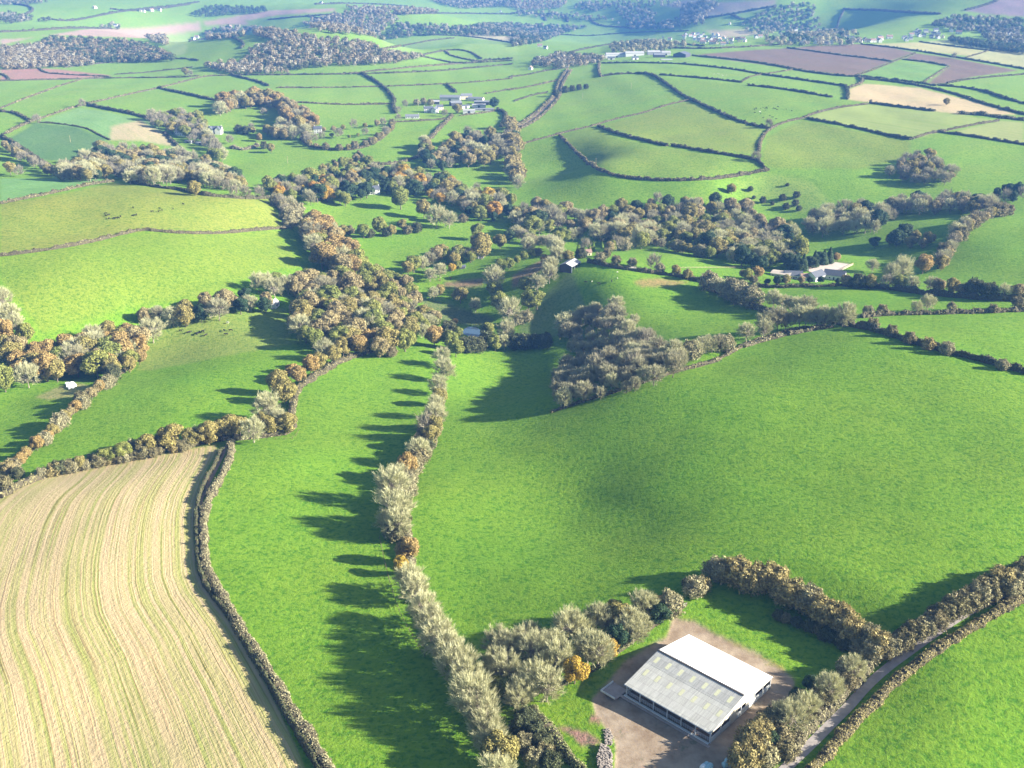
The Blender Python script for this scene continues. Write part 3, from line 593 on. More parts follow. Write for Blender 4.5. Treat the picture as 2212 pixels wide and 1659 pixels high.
wood("0:1215,695 1250,685 1320,655 1370,685 1400,725 1450,755 1480,790 1400,825 1280,850 1205,865 1198,800 1230,760 1205,725", 8.2, 'kkkb', (6, 11), "in the shaded wood behind the brow of the big pasture")  # mostly grey kinds: the wood's shade is put into darker crowns
wood("1:20,610 90,650 160,690 240,725 220,740 150,710 70,670 0,625", 9, 'oob', (8, 11), "in the tall hedge by the far left field")
wood("3:-20,520 20,560 30,620 10,680 -20,690", 9, 'bbo', (9, 13), "at the field corner by the autumn wood")
singles('3', "60,700,b,12 105,740,g,11 20,790,o,10 40,650,b,10", "beside the autumn wood at the field edge")
singles('3', "1420,330,o,13 1730,155,g,19 1830,200,o,16 1885,235,b,18 1940,250,b,14 1480,300,o,9 1570,300,g,11 1640,275,g,14 1690,300,o,9 1740,275,o,10 1490,165,g,11 1900,230,r,12 1330,150,b,11 1400,120,y,9", "in the parkland below the farmhouse")
singles('3', "1510,300,B,6 1600,315,D,6 1670,310,D,6 1760,300,B,6 1800,290,D,7 2000,250,B,6", "in the hedge across the parkland")
row("3:1760,455 1830,430 1900,405 1970,400 2040,400", 9, 'ogb', (10, 13), "in the row beyond the pond wood")
singles('3', "2065,300,g,13 2080,350,o,16 2160,345,o,11 2200,320,e,10 1900,470,b,10 1860,490,b,9", "between the parkland and the paddocks")
row("4:10,310 100,340 190,330 300,320", 8, 'gbby', (7, 11), "along the stream below the coombe")
row("4:360,310 440,300 540,300 640,310", 8, 'bbb', (12, 15), "in the pale stand beside the big stream wood")
row("4:420,370 480,365 560,350 640,350 760,380 880,400", 8, 'obgP', (6, 10), "in the lower fringe of the big stream wood")
singles('4', "830,300,b,12 900,360,b,13 560,340,g,13 1210,310,b,14 1060,480,r,9 1020,490,g,8 1690,460,b,16 1780,440,r,13 1640,480,b,13 1560,450,b,9 1240,370,g,17 1500,240,b,15 1530,270,b,14 1920,300,b,13 1960,270,b,11 1980,255,r,8 1400,415,r,7 1850,440,b,8", "near the riding yard and its paddocks")
singles('4', "1225,440,c,11 1245,448,e,10 1262,435,c,11 1285,435,e,9 1310,420,c,11 1330,420,e,10 1350,413,c,10 1375,405,c,11 1210,455,e,8 1300,440,e,8", "in the conifer screen by the sand arena")
singles('4', "285,390,l,8 335,380,l,6 352,370,l,7 390,365,l,5 320,375,b,7 300,400,D,6", "beside the little open barn on the slope")
row("4:1000,490 1080,520 1200,520 1300,510 1420,515", 8, 'oBoe', (4, 7), "in front of the riding yard")
row("4:1440,515 1560,520 1640,525 1760,530 1900,545 2050,560 2212,570", 9, 'ogobD', (7, 10), "in the belt beyond the sloping meadow")
row("4:1860,440 1885,390 1910,350 1950,300 2010,250 2080,220 2150,205", 8, 'obB', (7, 10), "in the tree hedge climbing beside the steep paddock")
row("4:860,520 940,555 1000,580 1060,590", 6.5, 'bbP', (9, 12), "in the pale row below the riding yard")
row("4:1140,600 1200,610 1270,620", 6.5, 'bb', (9, 12), "in the pale row beside the shadowed pasture")
row("4:1080,695 1160,680 1250,670 1330,665 1400,660 1470,670", 5, 'bbb', (9, 12.5), "in the pale row above the big pasture")
row("6:640,185 700,160 770,130 830,105 900,95 950,90", 4.5, 'bbP', (6.5, 9), "along the upper hedge of the big pasture")
singles('6', "1015,45,b,9 1090,30,b,9 1880,120,P,5 1720,75,B,5 1640,45,B,5 1560,15,B,5 1800,100,G,5 2120,190,P,4", "along the hedge below the far meadow")
singles('4', "230,700,b,13 300,660,b,9 360,640,b,9 450,620,b,11", "at the fringe of the shaded wood by the muddy slope")
singles('4', "1540,650,P,5 1600,645,B,5 1750,630,b,7 1800,610,b,9 1900,630,P,4 2190,615,B,6 2080,640,B,4", "along the hedge under the far meadow")
singles('4', "520,440,P,5 610,455,b,6 640,465,P,5 710,470,o,7 760,490,o,7 450,430,B,5 380,420,P,6 410,400,B,5", "along the hedge running from the small barn")
singles('4', "1030,123,D,4 1085,170,D,5 1170,160,D,5 1230,148,D,5 1225,183,D,5 1185,198,D,5 1240,207,D,4 1125,186,D,3 1190,105,D,2.5 1045,160,D,2.5 950,120,o,9", "scattered on the steep pasture above the stream wood")
singles('2', "190,400,D,8 230,385,D,8 260,380,D,7 290,375,D,7 320,372,D,6 1110,530,b,9 1058,668,b,10 1880,435,o,8 1910,240,b,8", "standing by itself among the hill fields")
singles('1', "40,720,o,12 80,730,b,11 355,445,b,9 155,510,b,10 800,305,o,12 820,310,b,12 1140,480,b,11 1085,545,b,9 1170,635,o,10 1140,625,D,7 1120,590,r,9 830,600,b,8 990,600,b,9 1320,560,b,16 1330,590,b,12", "by the lawns and pastures of the villa")
singles('1', "1030,555,D,8 1060,560,D,8 1090,560,o,8 1920,470,b,15 1975,465,o,12 2135,440,e,14 1750,445,b,9 1720,470,b,10 1720,505,b,9 1830,435,P,7 1860,440,P,7 1800,440,P,7 2020,560,b,11 1835,605,b,14 1210,560,b,15 1265,565,b,15", "around the farmyard and its orchard")
row("1:1310,590 1340,620 1400,630 1500,635 1580,620 1640,590 1690,550 1695,520", 12, 'obB', (5, 8), "in the orchard's curved boundary")
row("1:1400,555 1480,545 1600,535 1680,525", 12, 'obo', (6, 9), "in the orchard's upper boundary")
row("1:1360,600 1420,580 1500,590 1560,580 1600,570", 13, 'bbg', (4, 5.5), "in the little orchard")
row("1:1400,720 1480,700 1540,680 1600,690", 9, 'og', (7, 11), "above the big garden belt")
row("1:1830,640 1850,600", 10, 'go', (9, 12), "at the meadow corner below the farm")
row("3:500,45 560,55 600,60", 10, 'b', (8, 10), "at the end of the valley wood")
singles('3', "840,115,o,11 560,70,b,11 520,55,b,10 1010,140,b,7 1060,145,b,7 1120,145,b,7", "on the lane hedge above the cattle field")
# --- trees round the pond
singles('d', "950,445,b,15 960,555,g,11 1000,655,g,13 1085,735,b,17 1250,640,g,13 1230,515,g,12 1330,500,b,12 1430,410,b,13 1440,345,b,12 1390,305,r,9 1500,255,b,12 1590,270,o,8 1325,640,g,12", "on the bank between the pond and the small barn")
singles('d', "660,600,o,11 790,690,b,9 430,590,b,9 480,560,o,8 350,770,o,12 420,850,g,10 350,915,b,9 430,950,r,12 610,840,y,5 560,900,D,8 640,930,g,7 570,985,g,11 620,1060,g,10 500,1140,b,11 690,1010,g,7 765,1010,P,5", "on the wooded bank beside the pond")
singles('d', "1060,910,b,14 890,900,g,10 960,1010,g,10 1040,1010,b,9 890,990,D,8 1130,1010,D,8 1220,1010,D,8 1320,1010,D,7 1400,1010,D,7 810,1040,D,8 730,1040,D,8 1160,820,P,6 1230,790,P,6", "along the hedge below the pond")
singles('d', "1000,345,g,10 1080,330,g,8 970,390,g,7 1150,300,g,6 1210,265,g,7 1280,240,g,7 1330,240,B,5 640,250,b,12 600,290,o,10 500,220,o,10 750,270,g,9 840,190,o,16 690,240,g,9 580,370,y,7 640,350,g,7 480,370,g,7", "between the horse paddocks beyond the pond")
row("d:1230,170 1290,130 1420,130 1500,190", 8, 'bb', (9, 13), "on the stream bank beyond the paddocks")
# --- the long middle row, from the pond down to the bottom of the frame
singles('0', "957,795,b,13 947,828,b,10 945,853,o,9 942,872,b,10 938,893,b,11 935,915,o,10 930,938,o,9 925,955,D,5 902,967,b,10 880,1000,r,10 862,1018,b,8 845,1042,b,13 852,1092,b,13 858,1125,b,11 838,1120,b,9 880,1183,r,9 868,1216,y,6 885,1245,b,9 897,1268,b,9 915,1308,b,10 932,1340,b,10 945,1370,b,10 972,1398,b,10 985,1430,b,11 1008,1460,b,10 1018,1495,b,11 1035,1530,b,10 1048,1565,b,9 1060,1598,b,8 1078,1618,o,9 1075,1665,b,9", "in the long middle row")
# --- second row
singles('5', "1400,120,b,11 1440,140,o,9 1480,105,o,11 1540,100,r,12 1590,70,r,11 1340,185,r,10 1375,170,o,9 1290,230,r,9 1260,215,r,8 1200,260,o,12 1230,300,o,11 1150,365,b,13 1200,420,b,9 1240,440,o,9 1170,450,o,8 1130,430,o,8 1090,465,b,11 1035,450,o,9 1000,450,o,10 950,465,o,9 900,480,o,10 860,490,b,8 820,500,o,8 740,495,o,11 690,520,P,5 630,530,o,9 570,545,P,5 530,560,g,8 480,575,g,7 440,585,g,7 400,600,P,4 340,612,o,6 300,625,B,4 250,635,D,5 1690,135,B,5 1660,100,b,6", "in the bent row above the stubble field")
row("5:40,640 100,580 170,520 230,475 270,430 340,355 420,285 480,255", 5.2, 'roPB', (4.5, 6.5), "in the low row beside the triangular paddock")
singles('5', "485,225,D,7 240,215,e,7 520,165,b,9 560,120,b,10 30,640,G,5 75,660,D,4 15,705,B,5", "at the end of the low row")
row("0:1535,1222 1560,1232 1600,1238 1650,1254 1700,1276 1750,1298 1790,1316 1830,1340 1870,1360 1905,1385", 3.0, 'GGPG', (5, 6.8), "in the tall golden hedge above the shaded paddock")
row("0:938,905 905,985 868,1050 860,1150", 4.5, 'PbB', (4, 6.5), "filling the long middle row")
# --- strip beside the barn
singles('a', "270,640,b,9 340,690,b,9 470,640,b,9 560,700,b,10 250,790,b,8 330,860,b,9 540,560,b,6 700,660,b,9 750,760,b,10 840,510,b,10 620,840,b,8 560,930,b,9 660,980,b,9 460,1020,b,8 420,1100,b,7 330,1010,g,6 280,1000,g,6 950,540,b,7 990,680,b,9 1070,700,b,9 1060,430,b,8 1130,480,b,7 1240,440,o,8 1200,380,o,6 1330,470,b,8 1420,340,b,8 1480,360,b,7 1560,350,r,6 1640,345,P,6 1560,420,e,6 1240,590,e,7 1180,690,y,5 885,870,y,7 1350,560,b,7 1420,500,b,6 1290,540,b,7 660,610,r,5 1840,210,P,5 1900,190,G,4", "in the twiggy strip beside the barn")
singles('a', "500,1250,D,4 560,1350,D,4 620,1450,D,4 480,1450,P,4 560,1580,P,4 690,1600,D,4 640,1540,B,4 460,1320,D,4", "on the grassy bank below the twiggy strip")
row("5:180,655 260,640 400,612 560,582 700,556 860,520", 3.4, 'BPBG', (3, 5.2), "thickening the hedge above the stubble field")
singles('b', "330,420,D,2.6 380,440,B,2.4 470,470,D,2.4 560,500,D,3 620,520,B,2.6 700,560,D,3 760,590,D,2.8 830,600,B,3.2 880,640,D,3 930,650,P,3.4 820,650,D,2.4 660,580,D,2", "in the shaded paddock under the golden hedge")
# --- lane side bushes
singles('b', "905,820,b,7 850,920,B,4 720,960,b,8 580,940,e,4.5 480,1030,e,4 640,1050,B,4 540,1110,b,7 430,1190,b,8 330,1180,b,7 270,1230,B,5 200,1300,G,5 150,1380,G,6 280,1380,e,5 130,1470,G,6 220,1500,P,5 60,1530,G,6 380,1450,B,4 340,1330,B,4 700,1060,P,3 860,820,P,4", "between the yard and the lane")
singles('b', "1050,690,P,5 1130,690,B,4 1200,650,P,4.5 1300,600,B,4.5 1390,540,B,4.5 1460,500,P,4 1540,460,B,4.5 1620,400,B,4.5 1700,340,B,5 1790,300,B,5 1870,250,P,5.5 1930,220,B,5.5 2040,150,G,6 2110,200,P,5 2180,140,P,5 2240,80,B,6", "on the upper side of the lane")
# ------------------------------------------------------------------ keep about 300 of a kind, then place
def screen_size(e): 
    d = math.hypot(e[1], e[2]); return e[3] / d
FARW = []
byk = {}
for e in ALL: byk.setdefault(NAME[e[0]], []).append(e)
KEEP = []
for k_, v_ in byk.items():
    v_.sort(key=screen_size, reverse=True); KEEP += v_[:300]; FARW += v_[300:]
print("TREES", {k_: len(v_) for k_, v_ in byk.items()})
proto = {}
def size_word(kk, H):
    t = 9.5 if not kk.startswith('bush') else 4.6
    return "tall" if H > t * 1.27 else ("small" if H < t * .82 else "mid-sized")
wheres = {}
for e in KEEP: wheres.setdefault(e[5], []).append(e)
ORD = "first second third fourth fifth sixth seventh eighth ninth tenth eleventh twelfth thirteenth fourteenth fifteenth sixteenth seventeenth eighteenth nineteenth twentieth".split()
for wh, es in wheres.items():
    xs = np.array([e[1] for e in es]); ys = np.array([e[2] for e in es])
    pr = project(np.array([[e[1], e[2], float(hz(e[1], e[2]))] for e in es]))
    qx = np.quantile(pr[:, 0], [.25, .5, .75]); qy = np.quantile(pr[:, 1], [.33, .66])
    used = {}
    order = np.argsort(-pr[:, 1])
    for i in order:
        kk, x, y, H, D, _, gk = es[i]
        side = ("shaded western edge", "west of centre", "east of centre", "sunny eastern edge")[int((pr[i, 0] > qx).sum())]
        dep = ("rear", "centre", "front")[int((pr[i, 1] > qy).sum())]
        noun = "bush" if kk.startswith('bush') else ("" if kk in ('conifer', 'cypress') else "tree")
        base = f"{size_word(kk, H)} {LOOK[kk]} {noun}".strip().replace("  ", " ")
        if len(es) <= 60 and gk != 'wood':
            key = base; n = used[key] = used.get(key, 0) + 1
            lab = f"{ORD[n - 1] if n <= 20 else 'far'} {base} counting from the front {wh}"
            if n > 20: lab = f"farther {base} {wh}"
        else: lab = f"{base} {wh}, {dep}, {side}"
        words_ = lab.split()
        if len(words_) > 16: lab = lab.replace("counting from the front", "from front").replace("mid-sized ", ""); words_ = lab.split()
        if len(words_) > 16: lab = " ".join(words_[:16])
        z = float(hz(x, y)) - .15; vi = random.randrange(len(TREES[kk])); tm, cm, H0, D0 = TREES[kk][vi]
        root = empty(NAME[kk], (x, y, z), random.uniform(0, 6.28)); root.scale = (D / D0, D / D0, H / H0)
        root["label"] = lab; root["category"] = "bush" if kk.startswith('bush') else "tree"; root["group"] = ("bushes " if kk.startswith('bush') else "trees ") + wh
        obj("trunk" if not kk.startswith('bush') else "stem", tm, root); obj("crown" if not kk.startswith('bush') else "foliage", cm, root)
# ------------------------------------------------------------------ woods far off, read as one mass each
def lod_crown(seed, nq=150):
    r = np.random.default_rng(seed); u = rnd_dirs(nq, r, .45); lump = 1 + .2 * np.sin(u[:, 0] * 6 + seed) * np.cos(u[:, 1] * 5)
    P = u * lump[:, None] * np.array([.5, .5, .42]) * r.uniform(.6, 1.08, (nq, 1)) + (0, 0, .52)
    N = u + r.normal(size=(nq, 3)) * .3; N /= np.linalg.norm(N, axis=1)[:, None]
    return quads_at(P, N, .06 * r.uniform(.6, 1.3, nq), r)
LOD = [lod_crown(500 + i) for i in range(6)]
def lod_from(kind, n_q, grow):
    out = []
    for t_, cm_, H0_, D0_ in TREES[kind]:
        n_ = len(cm_.vertices); co_ = np.zeros(n_ * 3, np.float32); cm_.vertices.foreach_get("co", co_); qv = co_.reshape(-1, 4, 3)
        qv = qv[rng.permutation(len(qv))[:n_q]]; c_ = qv.mean(1, keepdims=True); qv = (c_ + (qv - c_) * grow) / np.array([D0_, D0_, H0_])
        out.append((qv.reshape(-1, 3), np.arange(len(qv) * 4).reshape(-1, 4)))
    return out
def far_wood(name, label, pts, H, mats, lods=None):
    """pts: N x 2 base points"""
    Vs, Qs, pm, n = [], [], [], 0
    for x, y in pts:
        L_ = lods or LOD; v, q = L_[random.randrange(len(L_))]; h = random.uniform(*H); d = h * random.uniform(.85, 1.1)
        a = random.uniform(0, 6.28); c, s = math.cos(a), math.sin(a)
        vv = np.stack([(v[:, 0] * c - v[:, 1] * s) * d + x, (v[:, 0] * s + v[:, 1] * c) * d + y, v[:, 2] * h + float(hz(x, y)) - .5], 1)
        Vs.append(vv); Qs.append(q + n); n += len(vv); pm.append(np.full(len(q), random.randrange(len(mats))))
    if not Vs: return
    tag(obj(name, np_mesh(name, np.concatenate(Vs), np.concatenate(Qs), None, [LM[m_] for m_ in mats], pm=np.concatenate(pm))), label, "woodland", None, "stuff")
def fill(s, step, H):
    p = px(s); P = at_px(densify(np.concatenate([p, p[:1]]), 4), H * .9)[:, :2]; lo, hi = P.min(0), P.max(0); out = []
    for y in np.arange(lo[1], hi[1] + step, step):
        for x in np.arange(lo[0], hi[0] + step, step): out.append((x + random.uniform(-.45, .45) * step, y + random.uniform(-.45, .45) * step))
    out = np.array(out); return out[inside(out, P)]
FW = [
 ("1:180,170 260,158 440,168 600,178 700,215 760,250 600,260 430,260 300,240 220,210", 14, ('dark', 'farbrown', 'hdark', 'farbrown'), "dark wood on the far hillside behind the brown field"),
 ("1:0,200 180,190 300,240 420,270 0,290", 13, ('farbrown', 'farbrown', 'farbare'), "brown wood on the far hillside below the pale field"),
 ("1:1080,110 1240,130 1400,160 1600,180 1640,210 1820,240 1700,265 1420,275 1230,295 1050,255 1080,210 1180,170 1100,140", 14, ('farbare', 'farbrown', 'hdark', 'farbrown'), "great wood covering the steep valley side"),
 ("1:1480,50 1640,40 1720,80 1640,150 1400,130 1300,95", 16, ('farbrown', 'farbare'), "bracken coloured wood crowning the valley side"),
 ("1:1720,95 2000,112 2212,92 2212,150 1900,142 1640,165", 16, ('farbare', 'hdark', 'dark'), "wooded slope beyond the terraced hill fields"),
 ("1:820,60 900,22 1150,32 1160,45 880,68", 18, ('dark', 'hdark'), "dark wood near the far ridge"),
 ("1:870,135 960,112 1100,118 1040,150 900,165", 16, ('farbare', 'farbrown', 'dark'), "trees round the far hamlet"),
 ("1:630,145 720,150 720,185 660,180", 16, ('farbare', 'farbrown'), "small spinney by the pale field"),
 ("1:860,275 1040,262 1260,308 1000,308", 14, ('farbare', 'farbrown'), "scrub along the lip of the near plateau"),
 ("2:0,100 320,112 120,175 0,195", 16, ('farbare', 'hdark', 'dark'), "wood in the valley beside the long green ridge"),
 ("2:700,75 800,25 820,80 760,108 640,100", 20, ('farbare', 'hdark'), "wood under the far tan field"),
 ("2:1140,25 1300,5 1330,95 1280,120 1000,95 1050,70", 18, ('hdark', 'farbare', 'dark'), "wood dividing the far hill from the tan field"),
 ("2:1810,105 1900,65 2240,85 2240,140 1950,128", 17, ('hdark', 'farbare', 'dark'), "wood on the hill behind the village row"),
 ("2:1890,158 2000,172 2100,188 2240,205 2240,225 2100,208 1990,190 1890,170", 13, ('dark', 'hdark'), "dark belt beside the tan fields"),
 ("2:2000,140 2240,150 2240,190 2100,180", 16, ('hpale', 'hdark', 'farbare'), "gardens and scrub beyond the village"),
 ("2:300,5 640,0 760,10 700,25 480,20 360,45 260,30", 22, ('hdark', 'farbare'), "hazy woods along the top of the far valley"),
 ("2:0,45 250,50 460,80 300,85 0,60", 24, ('farbare', 'hdark'), "scattered trees in the hazy middle of the valley"),
 ("2:1000,118 1200,110 1500,135 1500,150 1250,150 1000,140", 22, ('farbare', 'dark', 'hpale'), "garden trees above the village"),
 ("2:1100,155 1300,150 1500,165 1500,185 1250,190 1080,185", 24, ('farbare', 'dark', 'hpale'), "garden trees below the village"),
 ("2:420,190 520,180 640,175 800,185 640,215 440,225", 26, ('hpale', 'hdark'), "rough hedges round the long green ridge"),
 ("2:90,255 220,225 420,245 380,262 220,285 90,275", 18, ('hdark', 'farbare', 'farbrown'), "trees beside the industrial yard"),
 ("1:-100,60 120,70 300,85 0,95", 40, ('hdark',), "scattered hedgerow trees on the far hazy slope"),
 ("2:0,0 240,-5 220,30 60,42 0,30", 20, ('farbare', 'farbrown'), "hazy wood at the very top of the valley"),
 ("2:430,25 560,20 640,60 560,105 480,80", 18, ('farbare', 'hdark'), "hazy wood on the valley flank"),
 ("2:720,20 850,-5 900,10 840,55 830,98 730,105", 18, ('farbare', 'hdark'), "wood wrapped round the far tan field"),
 ("2:520,88 700,92 740,120 560,124 470,116", 20, ('farbare', 'dark'), "trees along the valley stream before the village"),
 ("1:1500,25 1750,30 1900,45 1750,58 1560,52", 18, ('farbare', 'farbrown'), "pale wood on the central ridge top"),
 ("1:1850,-5 2240,-5 2240,22 1980,32", 18, ('farbare', 'hdark'), "hazy wood at the top centre"),
 ("1:0,60 60,50 150,75 90,90 0,85", 22, ('farbare', 'hdark'), "hazy copse on the farthest left slope"),
 ("1:-20,0 100,-5 220,5 120,12 0,15", 26, ('farbare', 'hdark'), "hazy tree line on the left skyline"),
 ("2:1000,100 1330,100 1340,128 1100,124", 18, ('farbare', 'dark', 'hdark'), "woods behind the village"),
 ("1:420,100 520,95 560,120 440,120", 26, ('hdark', 'farbare'), "trees in the fold of the far slope"),
]
for s, st, ms, lab in FW:
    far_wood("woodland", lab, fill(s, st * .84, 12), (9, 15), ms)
if FARW:
    for kk_ in sorted({e[0] for e in FARW}):
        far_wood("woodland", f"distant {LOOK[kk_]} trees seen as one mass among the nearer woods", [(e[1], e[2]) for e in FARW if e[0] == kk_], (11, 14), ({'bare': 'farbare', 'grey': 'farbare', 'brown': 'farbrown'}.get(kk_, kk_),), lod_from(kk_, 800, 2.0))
# ------------------------------------------------------------------ hedges
def hedge(s, h, wd, mat, label, trim=False, name="hedge", cat="hedge"):
    ps = px(s); dm = ground(ps)[:, :2]; dist = float(np.median(np.hypot(dm[:, 0], dm[:, 1])))
    step = min(5.0, max(1.0, dist / 330)); L = world_line(s, step)
    if len(L) < 2: return
    # do not bridge hidden dips: start anew where the ground line jumps
    n = len(L); tn = np.gradient(L, axis=0); tn /= np.linalg.norm(tn, axis=1)[:, None] + 1e-9; nr = np.stack([-tn[:, 1], tn[:, 0]], 1)
    r = np.random.default_rng(int(abs(ps.sum())) % 99991)
    def noise1(k): 
        z = r.normal(size=n + 2 * k); return np.convolve(z, np.ones(k) / k, 'same')[k:-k] * math.sqrt(k)
    k1 = max(1, int(5 / step)); hh = h * (1 + .22 * noise1(k1) + .10 * r.normal(size=n)); ww = wd * (1 + .2 * noise1(k1) + .06 * r.normal(size=n))
    off = .25 * noise1(max(1, int(9 / step))) * wd * .3
    hh = np.clip(hh, h * .5, h * 1.6); ww = np.clip(ww, wd * .6, wd * 1.5)
    prof = [(-.5, -.1), (-.48, .45), (-.3, .88), (0, 1.0), (.3, .9), (.48, .45), (.5, -.1)]
    m_ = len(prof); Vv = np.zeros((n, m_, 3)); h_full = 1; base = L + nr * off[:, None]
    for j, (a, b_) in enumerate(prof):
        q = base + nr * (a * ww)[:, None] * r.uniform(.85, 1.12, (n, 1))
        Vv[:, j, :2] = q; Vv[:, j, 2] = hz(q[:, 0], q[:, 1]) + b_ * hh * (r.uniform(.88, 1.1, n) if j not in (0, m_ - 1) else 1) - (.3 if j in (0, m_ - 1) else 0)
    ii_ = np.arange(n - 1)[:, None] * m_ + np.arange(m_ - 1)[None]; Q0 = np.stack([ii_, ii_ + 1, ii_ + m_ + 1, ii_ + m_], -1).reshape(-1, 4)
    T0 = [(0, j + 1, j) for j in range(1, m_ - 1)] + [((n - 1) * m_, (n - 1) * m_ + j, (n - 1) * m_ + j + 1) for j in range(1, m_ - 1)]
    length = n * step; dens, qs = (75, .15) if dist < 420 else ((12, .32) if dist < 800 else ((9, .42) if dist < 1500 else (4, .65)))
    N_ = min(int(length * dens * (h + wd) / 4.5), 110000); i = r.integers(0, n, N_); j = r.uniform(0, m_ - 1.001, N_); j0 = j.astype(int); f = (j - j0)[:, None]
    P = Vv[i, j0] * (1 - f) + Vv[i, j0 + 1] * f; P[:, :2] += tn[i] * r.uniform(-.5, .5, (N_, 1)) * step
    C = np.concatenate([base[i], (hz(base[i, 0], base[i, 1]) + hh[i] * .4)[:, None]], 1); O = P - C; O /= np.linalg.norm(O, axis=1)[:, None] + 1e-6
    P = P + O * (r.uniform(-.05, .42, (N_, 1)) ** 1.0) * min(1.2, h / 2.2); Nn = O + r.normal(size=(N_, 3)) * .6; Nn /= np.linalg.norm(Nn, axis=1)[:, None]
    v, q = quads_at(P, Nn, qs * r.uniform(.5, 1.3, N_), r)
    V_ = np.concatenate([Vv.reshape(-1, 3), v]); Q_ = np.concatenate([Q0, q + n * m_])
    org = np.array([base[n // 2, 0], base[n // 2, 1], float(hz(base[n // 2, 0], base[n // 2, 1]))])
    o = obj(name, np_mesh(name, V_ - org, Q_, np.array(T0), [LM['core'], LM[mat]], pm=np.concatenate([np.full(len(Q0), 0), np.ones(len(q)), np.full(len(T0), 0)])), None, org)
    tag(o, label, cat, "hedges between the fields")
